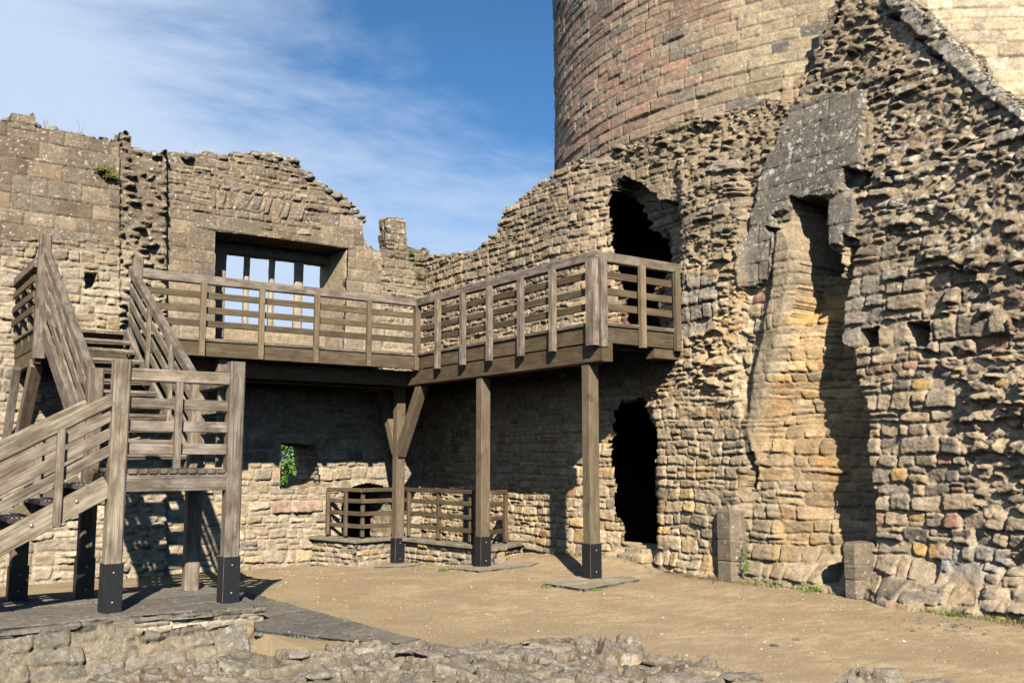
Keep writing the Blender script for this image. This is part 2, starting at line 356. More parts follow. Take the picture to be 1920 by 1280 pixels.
# sandy gravel
def gravel_material():
    m, t, b = newmat('sandy_gravel'); co = N(t, 'ShaderNodeNewGeometry').outputs['Position']
    a = noise(t, co, 0.9, 5, 0.6); mpp = N(t, 'ShaderNodeMapping'); mpp.inputs['Scale'].default_value = (1, 2.6, 1)
    mpp.inputs['Rotation'].default_value = (0, 0, TH); t.links.new(co, mpp.inputs[0])
    s = noise(t, mpp.outputs[0], 2.6, 9, 0.72, 0.5); f = noise(t, co, 60, 4, 0.8); g = noise(t, co, 210, 2, 0.6)
    c = mixc(t, rng_(t, s, 0.40, 0.62, 0, 1, True), (0.40, 0.295, 0.165, 1), (0.56, 0.435, 0.27, 1))
    c = mixc(t, rng_(t, a, 0.40, 0.62, 0, 0.8, True), c, (0.36, 0.265, 0.16, 1))
    gz = N(t, 'ShaderNodeSeparateXYZ'); t.links.new(co, gz.inputs[0])
    left = mth(t, 'MULTIPLY', rng_(t, gz.outputs['X'], -2.5, -5.0, 0, 1, True), rng_(t, s, 0.45, 0.6, 0, 0.5, True))
    c = mixc(t, left, c, (0.21, 0.165, 0.075, 1))
    c = mixc(t, 1.0, c, comb(t, rng_(t, f, 0.25, 0.75, 0.5, 1.5)), 'MULTIPLY')
    v = N(t, 'ShaderNodeTexVoronoi'); v.inputs['Scale'].default_value = 42; t.links.new(co, v.inputs['Vector'])
    vc = N(t, 'ShaderNodeSeparateColor'); t.links.new(v.outputs['Color'], vc.inputs[0])
    c = mixc(t, mth(t, 'MULTIPLY', rng_(t, vc.outputs[0], 0.92, 0.95, 0, 0.55), rng_(t, v.outputs['Distance'], 0.5, 0.4, 0, 1)), c, (0.62, 0.55, 0.44, 1))
    c = mixc(t, mth(t, 'MULTIPLY', rng_(t, vc.outputs[1], 0.93, 0.96, 0, 0.55), rng_(t, v.outputs['Distance'], 0.45, 0.35, 0, 1)), c, (0.17, 0.12, 0.08, 1))
    t.links.new(c, b.inputs['Base Color'])
    t.links.new(bump(t, mth(t, 'ADD', mth(t, 'ADD', f, g), mth(t, 'MULTIPLY', s, 0.8)), 0.75, 0.02), b.inputs['Normal'])
    return m
M_GRAVEL = gravel_material()
# ------------------------------------------------------------------ boards
class Wood:
    def __init__(self): self.V = []; self.F = []; self.G = []; self.T = []
    def board(self, p0, p1, w, h, up=(0, 0, 1), ch=0.007, tint=None, cut0=0, cut1=0):
        """timber from p0 to p1, w across, h along 'up'; cut0/cut1 skew the ends along 'up'"""
        p0 = np.array(p0, float); p1 = np.array(p1, float); ax = p1-p0; L = np.linalg.norm(ax); ax /= L
        up = np.array(up, float); up -= ax*(up@ax); up /= np.linalg.norm(up); sd = np.cross(ax, up)
        hw, hh = w/2, h/2
        prof = [(-hw+ch, -hh), (hw-ch, -hh), (hw, -hh+ch), (hw, hh-ch), (hw-ch, hh), (-hw+ch, hh), (-hw, hh-ch), (-hw, -hh+ch)]
        base = len(self.V); r = [random.uniform(0, 50) for _ in range(3)]
        tn = tint if tint else random.uniform(0.76, 1.2); tcol = (tn, tn*random.uniform(0.97, 1.02), tn*random.uniform(0.93, 1.03))
        ns = 2
        for k in range(ns):
            q = p0 if k == 0 else p1; c = cut0 if k == 0 else cut1
            for (a, b) in prof:
                off = c*b
                self.V.append(q+sd*a+up*b+ax*off); self.G.append((r[0]+(0 if k == 0 else L)+off, r[1]+a, r[2]+b)); self.T.append(tcol)
        for i in range(8):
            j = (i+1) % 8
            self.F.append((base+i, base+j, base+8+j, base+8+i))
        for e in (0, 8):                      # end caps as quads
            o = base+e
            q = [(0, 1, 2, 7), (2, 3, 6, 7), (3, 4, 5, 6)]
            for a in q: self.F.append(tuple(o+i for i in (a if e == 0 else a[::-1])))
        return self
    def build(self, name, mat, parent=None):
        T = np.array(self.T)
        return mesh_np(name, self.V, self.F, mat, parent, col=np.clip(T, 0, 1.0) if False else T*0.85, gco=np.array(self.G), smooth=False)
def one(name, mat, parent, *a, **k):
    return Wood().board(*a, **k).build(name, mat, parent)
def boxmesh(name, lo, hi, mat, parent=None, bev=0.01, skew=None):
    x0, y0, z0 = lo; x1, y1, z1 = hi
    W = Wood(); W.board(((x0+x1)/2, (y0+y1)/2, z0), ((x0+x1)/2, (y0+y1)/2, z1), x1-x0, y1-y0, up=(0, 1, 0), ch=bev)
    return W.build(name, mat, parent)
# ------------------------------------------------------------------ GROUND
def ground_z(x, y):
    x = np.asarray(x, float); y = np.asarray(y, float)
    z = 0.02 - 0.30*sst(1.5, 7.2, y) - 0.09*sst(6.5, 8.6, y)
    z = z + 0.16*sst(0.5, 1.5, x)*sst(0.2, 1.6, y)*sst(8.4, 5.0, y)
    z = z - 0.05*sst(-3.5, -5.5, x)*sst(6, 0, y) 
    return z
def noise_ground(x, y): return 0.022*(fbm(x*0.9, y*0.9, 7, 4)-0.5)+0.008*(fbm(x*6, y*6, 8, 3)-0.5)
def ground():
    xs = np.concatenate([[-700, -150, -40, -20], np.arange(-13, 6.01, 0.06), [20, 40, 150, 700]])
    ys = np.concatenate([[-700, -150, -40, -20], np.arange(-12, 9.6, 0.06), [12, 20, 40, 150, 700]])
    X, Y = np.meshgrid(xs, ys); Z = ground_z(X, Y)+noise_ground(X, Y)
    Uc = (X-CAM[0])*RIGHT[0]+(Y-CAM[1])*RIGHT[1]; Vc = (X-CAM[0])*FLAT[0]+(Y-CAM[1])*FLAT[1]
    pit = np.maximum(sst(7.3, 6.9, Vc), sst(-0.42, -0.52, Y)*sst(-5.75, -5.9, X))
    Z = Z-1.5*pit*sst(-60, -30, X)*sst(60, 30, X)*sst(-60, -30, Y)
    far = np.maximum(np.maximum(X-6, -13-X), np.maximum(Y-9.6, -12-Y)); Z = np.where(far > 0, np.where(Y > 9, -0.6, Z-0.0), Z)
    idx = np.arange(X.size).reshape(X.shape)
    F = np.stack([idx[:-1, :-1], idx[:-1, 1:], idx[1:, 1:], idx[1:, :-1]], -1).reshape(-1, 4)
    tag(mesh_np('ground', np.stack([X, Y, Z], -1).reshape(-1, 3), F, M_GRAVEL), kind='structure')
ground()
# ------------------------------------------------------------------ palettes (linear base colours)
GREY = (0.255, 0.224, 0.180); GREYD = (0.18, 0.158, 0.13); TAN = (0.41, 0.328, 0.222); TANL = (0.52, 0.435, 0.32)
OCH = (0.46, 0.315, 0.135); PINK = (0.36, 0.215, 0.155); RUST = (0.33, 0.17, 0.085); BUFF = (0.37, 0.312, 0.232); MORT = (0.46, 0.385, 0.28)
BLUE = (0.185, 0.168, 0.148)
Y1 = 8.34
# ------------------------------------------------------------------ WINDOW WALL (plane y = 8.34, left end stands a little proud)
def window_wall():
    u, z = grid(-12.6, 1.75, -0.7, 9.3, 0.0195)
    y0 = lambda U, Z: Y1 + U*0
    px, py = proj(u, y0(u, z), z)
    left = sst(312, 304, px)                              # left bay and broken core
    core = ((px > 219) & (px < 306) & (py < 1200)).astype(float)
    rub = pack_rows(u, z, 11, 0.17, 0.45, 0.28, 0.42, 0.04, 0.28, 0.035)
    ash = pack_rows(u, z, 12, 0.33, 0.22, 0.52, 0.3, 0.010, 0.05, 0.018)
    cor = pack_vor(u, z, 13, 0.30, 0.14, 0.05)
    ru = u + (z-6.35)*(-0.32)*np.sign(u+3.55)*np.clip(np.abs(u+3.55)/0.9, 0.1, 1)
    vou = pack_rows(ru, z-0.02, 14, 0.42, 0.05, 0.155, 0.25, 0.012, 0.0, 0.02)
    reg_ash = (((px < 219) & (py < 452+ (px)*0.02)) | (((px > 306) & (px < 405) | (px > 600) & (px < 715)) & (py > 400) & (py < 700))).astype(float)
    reg_v = inside([(392, 345), (575, 372), (566, 412), (520, 408), (484, 392), (400, 390)], px, py)
    rub2 = pack_rows(u, z, 17, 0.215, 0.45, 0.33, 0.45, 0.06, 0.34, 0.07)
    s = pick(rub, (((py > 690) | ((px < 306) & (py > 470))).astype(float), rub2), (reg_ash, ash), (core, cor), (reg_v, vou))
    prot = np.where(core > 0.5, 0.13, np.where(reg_ash > 0.5, 0.012, 0.032)); gap = np.where(core > 0.5, 0.03, np.where(reg_ash > 0.5, 0.005, 0.009))
    bev = np.where(reg_ash > 0.5, 0.018, 0.032); rough = np.where(core > 0.5, 0.06, np.where(reg_ash > 0.5, 0.012, 0.032)); tilt = np.where(core > 0.5, 0.7, np.where(reg_ash > 0.5, 0.04, 0.25))
    h, m = relief(s, u, z, prot, gap, bev, rough, tilt, 15)
    h = h + left*0.26 - core*0.05*(fbm(u*2, z*2, 5, 3))
    # ragged holes: a put-log hole at the left, soft hollows below
    pc, qc = proj(s['cu'], Y1, s['cz'])
    h = h - 0.35*inside([(153, 516), (175, 516), (173, 540), (155, 545)], px, py)
    h = h + 0.07*(fbm(u*0.7, z*0.7, 77, 3)-0.5)
    # silhouette, taken stone by stone
    top = [(-300, 225), (0, 232), (5, 213), (25, 211), (32, 222), (58, 222), (66, 236), (140, 250), (215, 262), (216, 250), (245, 251), (243, 280), (262, 284), (300, 292), (312, 280), (330, 293),
           (345, 296), (378, 290), (385, 283), (402, 284), (412, 291), (440, 284), (455, 290), (480, 283), (500, 285), (512, 296), (530, 293), (540, 300), (566, 303), (567, 322), (585, 326), (592, 342),
           (612, 346), (622, 358), (640, 366), (650, 377), (660, 380), (662, 394), (680, 396), (682, 410), (686, 416), (684, 440), (690, 452), (702, 468), (722, 472), (722, 408), (757, 408), (764, 425),
           (763, 440), (766, 462), (790, 468), (900, 480), (900, 1400), (-300, 1400)]
    wv = (fbm(u*6, z*6, 3, 3)-0.5)*9
    keep = (inside(top, 0.5*pc+0.5*px+wv*0.3, 0.55*qc+0.45*py+wv) > 0.5)
    win = (px > 404) & (sdf([(404, 434), (652, 464), (644, 654), (398, 640)], px, py) < 0)
    slit = inside([(528, 830), (590, 834), (600, 905), (552, 917), (526, 915)], px+wv*0.2, py+wv*0.2) > 0.5
    arch = sdf([(642, 1075), (640, 960), (645, 930), (662, 912), (690, 905), (715, 910), (733, 925), (740, 950), (742, 1075)], px, py) < 0
    merl = (px > 694) & (px < 792) & (py < 560)
    keep = np.where(merl, inside(top, px+wv*0.5, py+wv*0.5) > 0.5, keep)
    keep &= ~win & ~slit & ~arch
    low = sst(470, 640, py); mid = sst(700, 860, py)
    wts = None
    c1 = colours(s, u, z, [GREY, BUFF, (0.26, 0.215, 0.16), BLUE, TAN], [3, 2.4, 3, 0.25, 0.7], tuple(np.array(MORT)*0.62), m, 16, 0.12)
    c1 = c1*np.array((1.06, 1.0, 0.94))*(0.74+0.44*fbm(u*1.3, z*0.9, 18, 4))[..., None]
    c2 = colours(s, u, z, [TANL, TAN, (0.42, 0.30, 0.23), (0.46, 0.35, 0.20), BUFF, GREY], [4.2, 3, 1.0, 0.8, 2.4, 0.7], MORT, m, 16)
    c3 = colours(s, u, z, [TAN, BUFF, TANL, GREY], [3, 3, 1.5, 1], MORT, m, 16)
    pk = sst(420, 520, py)*sst(330, 210, px)
    w2 = np.clip(pk+mid*sst(800, 500, px), 0, 1); w3 = np.clip(low, 0, 1)*(1-w2)
    col = c1*(1-w2-w3)[..., None]+c2*w2[..., None]+c3*w3[..., None]
    lich = np.where(py < 480, 0.36, 0.10)+0.30*sst(330, 285, py)*(px > 250); lich = lich*(1-0.75*mid)+0.2*((px > 690) & (py < 640))
    dark = np.where(py < 470, 0.62, 0.18)*(1-mid)
    moss = inside([(165, 310), (205, 315), (222, 345), (205, 340)], px, py, 6)+inside([(300, 352), (350, 330), (345, 350)], px, py, 6)+0.9*inside([(760, 455), (772, 460), (775, 480), (795, 480), (790, 540), (782, 520), (768, 490)], px, py, 6)
    wx = np.stack([lich, dark, moss], -1)
    place = lambda U, Z, H: (U, y0(U, Z)-H, Z)
    def back(U, Z):
        a_, b_ = proj(U, Y1+0*U, Z)
        return np.where((a_ > 690) & (a_ < 800) & (b_ < 476), -0.32, -1.25)
    W = empty('window_wall', (-4.0, Y1, -0.4), label='tall ruined tan stone wall with a large rectangular window opening, behind the wooden walkway', cat='wall')
    sheet('masonry', u, z, h, keep, place, back, M_STONE, W, col, wx, K=10)
    return W
WW = window_wall()
def flat_stone(name, lo, hi, parent, col, seed=1, mat=None, amp=0.012, wx=(0.15, 0.3, 0), res=0.05, fn=None):
    """a dressed block: closed box with gently worn faces"""
    V = []; F = []
    lo = np.array(lo, float); hi = np.array(hi, float); n = np.maximum(2, np.round((hi-lo)/res).astype(int))
    key = {}
    def vid(i, j, k):
        if (i, j, k) not in key: key[(i, j, k)] = len(V); V.append(lo+(hi-lo)*np.array([i/n[0], j/n[1], k/n[2]]))
        return key[(i, j, k)]
    for a, b, c in ((0, 1, 2), (1, 2, 0), (2, 0, 1)):
        for side in (0, n[c]):
            for i in range(n[a]):
                for j in range(n[b]):
                    q = []
                    for di, dj in ((0, 0), (1, 0), (1, 1), (0, 1)):
                        p = [0, 0, 0]; p[a] = i+di; p[b] = j+dj; p[c] = side; q.append(vid(*p))
                    F.append(q if side else q[::-1])
    V = np.array(V); cen = (lo+hi)/2; ext = (hi-lo)/2
    e = np.abs(V-cen)/ext; k2 = np.sort(e, 1)[:, 1] > 0.999           # edges get knocked back
    V = V + (cen-V)/np.linalg.norm(V-cen, axis=1)[:, None]*(k2*0.014*(0.4+1.4*vn(V[:, 0]*7+V[:, 1]*3, V[:, 2]*7, seed)))[:, None]
    for a in range(3): V[:, a] += amp*(fbm(V[:, (a+1) % 3]*5+seed, V[:, (a+2) % 3]*5, seed+a, 3)-0.5)*2
    if fn is not None: V = fn(V)
    cc = np.array(col)*(0.85+0.3*fbm(V[:, 0]*3+V[:, 1]*2, V[:, 2]*3, seed+9, 3))[:, None]
    return mesh_np(name, V, F, mat or M_ASH, parent, cc, np.tile(wx, (len(V), 1)))
xl = onY(398, 430, Y1)[0]; xr = onY(656, 462, Y1)[0]; zt = onY(404, 432, Y1)[2]
xo0 = onY(404, 500, Y1)[0]; xo1 = onY(650, 500, Y1)[0]; zs = onY(520, 648, Y1)[2]
flat_stone('lintel', (xl-0.35, Y1-0.018, zt), (xr+0.12, Y1+0.32, zt+0.33), WW, (0.31, 0.255, 0.175), 5, wx=(0.26, 0.75, 0))
flat_stone('soffit_slab', (xl-0.1, Y1+0.33, zt+0.02), (xr+0.1, Y1+1.22, zt+0.2), WW, BUFF, 6)
# tracery at the outer face: jambs, head, sill and three mullions
yb = Y1+1.0
bx0 = onY(420, 550, yb)[0]; bx1 = onY(606, 550, yb)[0]; bz1 = onY(420, 474, yb)[2]; bz0 = onY(500, 622, yb)[2]
WN = WW
flat_stone('window_jamb', (xo0-0.1, yb-0.12, zs-0.1), (bx0, yb+0.24, zt+0.1), WN, TAN, 21)
flat_stone('window_head', (bx0-0.05, yb-0.1, bz1), (xo1+0.2, yb+0.22, zt+0.4), WN, BUFF, 22)
flat_stone('window_sill', (xo0-0.08, Y1+0.02, zs-0.35), (xo1+0.08, yb+0.25, zs), WN, TAN, 23)
flat_stone('sill_step', (bx0-0.04, yb-0.1, zs+0.003), (bx1+0.1, yb+0.25, bz0), WN, TAN, 24)
def splay(V):
    t = np.clip((V[:, 1]-(Y1+0.03))/(yb+0.24-Y1), 0, 1)
    V = V.copy(); lft = V[:, 0] < (xo1+0.18); V[:, 0] -= np.where(lft, t*(xo1-bx1), 0)
    return V
flat_stone('splayed_jamb', (xo1-0.0, Y1+0.03, zs-0.05), (xo1+0.4, yb+0.24, zt+0.02), WN, TAN, 25, res=0.09, fn=splay, wx=(0.05, 0.1, 0))
for a, b in ((457, 466), (504, 513), (552, 567)):
    u0 = onY(a, 560, yb)[0]; u1 = onY(b, 560, yb)[0]
    flat_stone('mullion', (u0, yb-0.03, bz0-0.02), (u1, yb+0.09, bz1+0.02), WN, TANL, 30+a, amp=0.02 if a == 550 else 0.008)
# ------------------------------------------------------------------ TOWER
TC = np.array([9.32, 1.61]); TR = 7.0
def tower():
    a0, a1 = math.radians(108), math.radians(262)
    u, z = grid(TR*a0, TR*a1, 4.6, 13.2, 0.0215)
    ang = u/TR
    bx = TC[0]+TR*np.cos(ang); by = TC[1]+TR*np.sin(ang)
    px, py = proj(bx, by, z)
    s = pack_rows(u, z, 41, 0.215, 0.25, 0.46, 0.36, 0.010, 0.02, 0.025, 0.6)
    h, m = relief(s, u, z, 0.020, 0.006, 0.013, 0.012, 0.10, 42, 0.006)
    R = s['R']
    setb = 0.05*(fbm(u*0.15, s['cz']*2.3, 43, 2)-0.5); h = h+setb
    pinky = colours(s, u, z, [(0.345, 0.235, 0.17), (0.31, 0.215, 0.155), (0.35, 0.28, 0.20), BLUE, GREY, (0.39, 0.235, 0.165)], [3.8, 2.6, 2.4, 0.12, 0.9, 0.9], (0.30, 0.225, 0.155), m, 44)
    tan = colours(s, u, z, [TAN, (0.43, 0.345, 0.225), (0.39, 0.32, 0.21), (0.30, 0.255, 0.185), BLUE, (0.37, 0.25, 0.175)], [3.2, 2.4, 2.6, 1.0, 0.2, 0.5], tuple(np.array(MORT)*0.85), m, 44)
    lt = colours(s, u, z, [TANL, (0.52, 0.43, 0.29), TAN, OCH, BUFF], [3.2, 3.2, 2.0, 0.9, 0.8], (0.52, 0.43, 0.30), m, 44)
    pinky = pinky*(0.86+0.52*fbm(u*1.1, z*0.45, 47, 4))[..., None]; tan = tan*(0.78+0.42*fbm(u*1.1, z*0.5, 48, 4))[..., None]
    cx, cy = proj(TC[0]+TR*np.cos(s['cu']/TR), TC[1]+TR*np.sin(s['cu']/TR), s['cz'])
    w = sst(1400, 1250, cx+(cy-120)*0.35+60*(R[7]-0.5))
    lefty = sst(1170, 1070, cx)*sst(140, 0, cy)
    grey = colours(s, u, z, [GREY, GREYD, BUFF, PINK], [3, 2, 2, 0.8], (0.2, 0.16, 0.12), m, 44)
    r = sst(1600, 1700, cx)
    col = tan*(1-w-r)[..., None]+pinky*w[..., None]+lt*r[..., None]
    col = col*(1-lefty)[..., None]+grey*lefty[..., None]
    wx = np.stack([0.26*(1-r)+0.0*u, 0.36*(1-r)+0.0*u, 0*u], -1)
    place = lambda U, Z, H: (TC[0]+(TR+H)*np.cos(U/TR), TC[1]+(TR+H)*np.sin(U/TR), Z)
    col = col*1.10
    T = empty('round_tower', (TC[0], TC[1], 0), label='massive round stone tower of pink and tan blocks rising above the ruined wall', cat='tower')
    kp = ~((py > 345) | ((px > 1095) & (py > 318)) | ((px > 1180) & (py > 285)) | ((px > 1560) & (px < 1680) & (py > 60)))
    sheet('masonry', u, z, h, kp, place, lambda U, Z: -0.5+0*U, M_ASH, T, col, wx, K=2, backface=False)
tower()
# ------------------------------------------------------------------ CURTAIN WALL AND RUINED MASS (faces -x)
def xbase(y, z):
    x = 1.62+0.36*sst(3.2, 1.2, y)
    x = x + 0.02*0
    x = x + sst(4.6, 8.5, z)*sst(1.5, -2.5, y)*0.75
    return x
def ruin():
    u, z = grid(-8.6, 8.6, -0.4, 9.6, 0.0185)
    X0 = xbase(u, z); px, py = proj(X0, u, z)
    rowsA = pack_rows(u, z, 51, 0.155, 0.40, 0.25, 0.36, 0.03, 0.16, 0.035)
    rowsB = pack_rows(u, z, 52, 0.175, 0.45, 0.27, 0.42, 0.055, 0.30, 0.05)
    vor = pack_vor(u, z, 53, 0.27, 0.12, 0.05, 3.2); vor2 = pack_vor(u, z, 59, 0.15, 0.075, 0.04, 3.0)
    vor = pick(vor, ((vn(vor['cu']*1.9, vor['cz']*2.7, 60) > 0.62).astype(float), vor2))
    big = pack_rows(u, z, 54, 0.32, 0.3, 0.40, 0.28, 0.03, 0.1, 0.06)
    ash = pack_rows(u, z, 55, 0.31, 0.12, 0.50, 0.28, 0.006, 0.0, 0.02)
    def ins(p, soft=0, j=1.0): return inside(p, px+jit*j, py+jit2*j, soft)
    jit = (fbm(u*5, z*5, 61, 3)-0.5)*26; jit2 = (fbm(u*5, z*5, 62, 3)-0.5)*22
    HOOD = [(1497, 200), (1540, 183), (1625, 172), (1618, 300), (1604, 345), (1572, 368), (1485, 372), (1480, 392), (1456, 405), (1458, 440), (1454, 500), (1444, 528), (1398, 545), (1396, 480), (1415, 400), (1440, 310), (1468, 245)]
    HOOD2 = [(1560, 378), (1608, 352), (1606, 420), (1600, 458), (1560, 462)]
    JAMB = [(1462, 425), (1494, 432), (1503, 480), (1490, 560), (1478, 640), (1457, 720), (1438, 800), (1424, 866), (1410, 800), (1418, 700), (1438, 620), (1452, 540), (1458, 480)]
    RECU = [(1484, 374), (1548, 372), (1556, 470), (1580, 480), (1585, 560), (1580, 640), (1604, 660), (1612, 720), (1628, 760), (1632, 860), (1640, 930), (1640, 1022), (1580, 1022), (1578, 1100),
            (1420, 1085), (1402, 1000), (1404, 900), (1425, 840), (1440, 760), (1478, 680), (1492, 580), (1505, 490), (1484, 440)]
    DOORU = [(1144, 352), (1152, 334), (1178, 332), (1212, 350), (1238, 372), (1268, 378), (1276, 420), (1280, 500), (1276, 590), (1276, 655), (1200, 655), (1188, 600), (1176, 540), (1160, 475), (1146, 430)]
    DOORI = [(1140, 372), (1152, 340), (1178, 336), (1198, 348), (1206, 376), (1212, 410), (1226, 450), (1228, 490), (1216, 520), (1214, 570), (1220, 655), (1190, 655), (1176, 560), (1158, 480), (1146, 430)]
    DOORL = [(1150, 860), (1146, 790), (1170, 755), (1206, 748), (1232, 790), (1240, 830), (1229, 870), (1238, 930), (1240, 1005), (1222, 1034), (1176, 1030), (1166, 975), (1154, 915)]
    SLOT = [(1408, 850), (1424, 846), (1420, 880), (1422, 915), (1408, 918), (1412, 885)]
    H1 = [(1616, 618), (1648, 612), (1646, 650), (1618, 652)]; H2 = [(1698, 606), (1742, 600), (1740, 648), (1706, 650)]
    BAND = [(1672, -60), (1700, -8), (1790, 72), (1865, 150), (1925, 205), (1925, 232), (1850, 185), (1770, 112), (1660, 10)]
    hood = inside(HOOD, px+jit*0.5, py+jit2*0.5)+inside(HOOD2, px+jit*0.3, py+jit2*0.3); hood = np.clip(hood, 0, 1)
    cx, cy = proj(xbase(s0c := rowsB['cu'], rowsB['cz']), rowsB['cu'], rowsB['cz'])
    reg_far = sst(1090, 1040, px)                          # regular coursed curtain
    reg_vor = np.clip(ins([(1085, 300), (1180, 262), (1480, 190), (1530, 130), (1560, 60), (1600, -80), (2000, -80), (2000, 1250), (1860, 1200), (1850, 1000), (1790, 800), (1760, 560), (1730, 500), (1640, 420), (1630, 200), (1490, 195), (1400, 430), (1390, 560), (1300, 470), (1290, 300), (1180, 300)])+
                      ins([(1300, 480), (1400, 560), (1395, 760), (1310, 700)]), 0, 1)
    reg_big = np.clip(ins([(1288, 500), (1360, 500), (1355, 620), (1290, 640)])+ins([(1600, 560), (1760, 560), (1790, 800), (1830, 1000), (1640, 1000), (1630, 700)], 0, 1)*0.0+
                      ins([(1575, 512), (1655, 515), (1660, 595), (1900, 595), (1900, 660), (1575, 650)]), 0, 1)
    reg_vor0 = reg_vor*(fbm(u*1.1+jit*.01, z*1.5, 72, 3) > 0.43)
    s = pick(rowsB, (reg_far, rowsA), (reg_vor0, vor), (reg_big, big), (hood, ash))
    reg_vor = reg_vor*(1-reg_big)*(1-hood)
    right = sst(1630, 1700, px)
    prot = 0.034+0.030*reg_vor-0.010*reg_far; prot = np.where(hood > 0.5, 0.008, prot)
    gap = np.where(hood > 0.5, 0.004, 0.012+0.012*reg_vor); bev = np.where(hood > 0.5, 0.014, 0.022); rough = np.where(hood > 0.5, 0.010, 0.028+0.018*reg_vor); tilt = np.where(hood > 0.5, 0.02, 0.25+0.15*reg_vor)
    smooth_low = sst(1000, 1060, py)*sst(1640, 1690, px)
    prot = prot*(1-0.5*smooth_low)
    jamb = inside(JAMB, px, py, 10)
    Rr = s['R']
    h, m = relief(s, u, z, prot, gap, bev, rough, tilt, 56, 0.045)
    h = h + 0.10*hood
    h = h - (0.09*sst(0.92, 0.95, Rr[1])-0.07*sst(0.92, 0.94, Rr[4]))*np.clip(reg_vor+right*0.5, 0, 1)*(1-hood)*m
    h = np.where(jamb > 0.05, h*(1-0.7*jamb)+0.17*jamb, h)
    # eroded hollows and humps
    hol = fbm(u*0.9, z*1.1, 63, 4)-0.5
    h = h + 0.20*hol*(0.25+0.75*np.clip(reg_vor+right, 0, 1)) + 0.10*(fbm(u*2.6, z*3.4, 64, 4)-0.5)*(0.25+0.75*reg_vor)
    h = h + sst(1700, 1780, px)*sst(330, 520, py)*(0.10*(vn(s['cu']*1.7, s['cz']*1.5, 91) > 0.52)+0.08*(vn(s['cu']*3.1, s['cz']*3.3, 92) > 0.6)-0.06)
    # projecting strip right of the openings
    h = h + 0.16*inside([(1276, 300), (1292, 288), (1392, 300), (1400, 470), (1395, 700), (1420, 860), (1400, 955), (1345, 1100), (1236, 1100), (1240, 860), (1225, 760), (1272, 680), (1284, 480)], px, py, 14)
    rbx, rby = proj(xbase(s['cu'], s['cz']), s['cu'], s['cz'])
    rec = inside(RECU, px+jit*0.5, py+jit2*0.5)
    w6 = sst(560, 660, py); rec_s = rec*(1-w6)+rec*sst(0, -70, sdf(RECU, px, py)+70*sst(1540, 1500, px)*0-200*sst(1530, 1570, px))*w6
    wq = sst(740, 860, py); depth = (0.52+0.14*sst(1500, 1580, px))*(1-wq) + (0.06+0.66*sst(1430, 1600, px))*wq
    depth = np.where((py > 375) & (py < 510) & (px > 1490) & (px < 1550), 1.15, depth)
    h = h - rec_s*np.minimum(depth, 1.2)
    dU = inside(DOORU, px+jit*0.9, py+jit2*0.9); dI = inside(DOORI, px+jit*0.7, py+jit2*0.7)
    h = np.where(dU > 0.5, h-0.34-0.12*sst(1280, 1200, px), h); 
    dL = inside(DOORL, 0.6*px+0.4*rbx+jit*0.8, 0.6*py+0.4*rby+jit2*0.8); hole = (dI > 0.5) | (dL > 0.5)
    sl_ = np.clip(inside(SLOT, px+jit*.3, py)+inside(H1, px+jit*.2, py+jit2*.2)+inside(H2, px+jit*.2, py+jit2*.2), 0, 1)
    h = h - 0.55*sl_
    for q, dd in (([(1590, 318), (1640, 322), (1632, 345), (1598, 372), (1580, 350)], 0.3), ([(1440, 425), (1475, 430), (1455, 445)], 0.2), ([(1330, 650), (1345, 645), (1342, 685), (1330, 680)], 0.25),
                  ([(1655, 26), (1697, 26), (1690, 38), (1662, 34)], 0.3), ([(1710, 70), (1750, 74), (1735, 84)], 0.25), ([(1740, 100), (1775, 108), (1765, 118)], 0.25), ([(1590, 440), (1612, 450), (1590, 560), (1578, 560)], 0.22)):
        h = h - dd*inside(q, px+jit*.3, py+jit2*.3)
    band = inside(BAND, px, py+jit2*0.4, 4); h = h*(1-band*0.6)+0.10*band
    # spreading foot of the wall
    foot = sst(0.75, -0.05, z+0.25*(fbm(u*1.3, z, 70, 3)-0.5))*sst(1600, 1720, px); h = h + foot*(0.30+0.45*(fbm(u*1.5, z*2.5, 71, 4)))*0.75
    h = h + 0.10*sst(0.35, 0.0, z)*sst(1240, 1300, px)
    # threshold block of the lower doorway
    h = h + 0.20*inside([(1150, 1034), (1222, 1038), (1222, 1090), (1140, 1085)], px, py)
    h = h - (u > 7.9)*0.0
    # silhouette
    top = [(700, 470), (800, 478), (862, 478), (880, 470), (902, 466), (904, 452), (926, 444), (935, 425), (936, 400), (958, 388), (975, 372), (1000, 352), (1012, 340), (1030, 332), (1034, 318), (1062, 306), (1075, 306),
           (1110, 300), (1140, 292), (1180, 268), (1240, 246), (1300, 218), (1362, 206), (1420, 186), (1484, 190), (1486, 150), (1520, 130), (1524, 70), (1562, 40), (1566, -90), (1640, -90), (1700, -8),
           (1745, 30), (1790, 72), (1830, 112), (1865, 150), (1925, 205), (2100, 330), (2700, 500), (2700, 2500), (700, 2500)]
    sx_, sy_ = proj(xbase(s['cu'], s['cz']), s['cu'], s['cz'])
    f = np.where(px > 1650, 0.15, 0.65)
    keep = inside(top, sx_*f+px*(1-f), sy_*f+py*(1-f)+jit2*0.15) > 0.5
    keep &= ~hole
    # colour
    cg = colours(s, u, z, [(0.29, 0.245, 0.19), GREY, BUFF, (0.25, 0.225, 0.19), TAN], [3.4, 2.0, 2.6, 1.2, 1.0], (0.37, 0.30, 0.205), m, 57, 0.30)
    cw = colours(s, u, z, [TAN, TANL, (0.45, 0.33, 0.18), BUFF, GREY, PINK], [3.4, 2.4, 1.5, 2.8, 1.0, 0.4], (0.47, 0.385, 0.27), m, 57)
    cb = colours(s, u, z, [BUFF, GREY, TAN, PINK, BLUE, OCH], [3.2, 2.4, 2.4, 0.5, 0.8, 0.7], (0.42, 0.35, 0.26), m, 57)
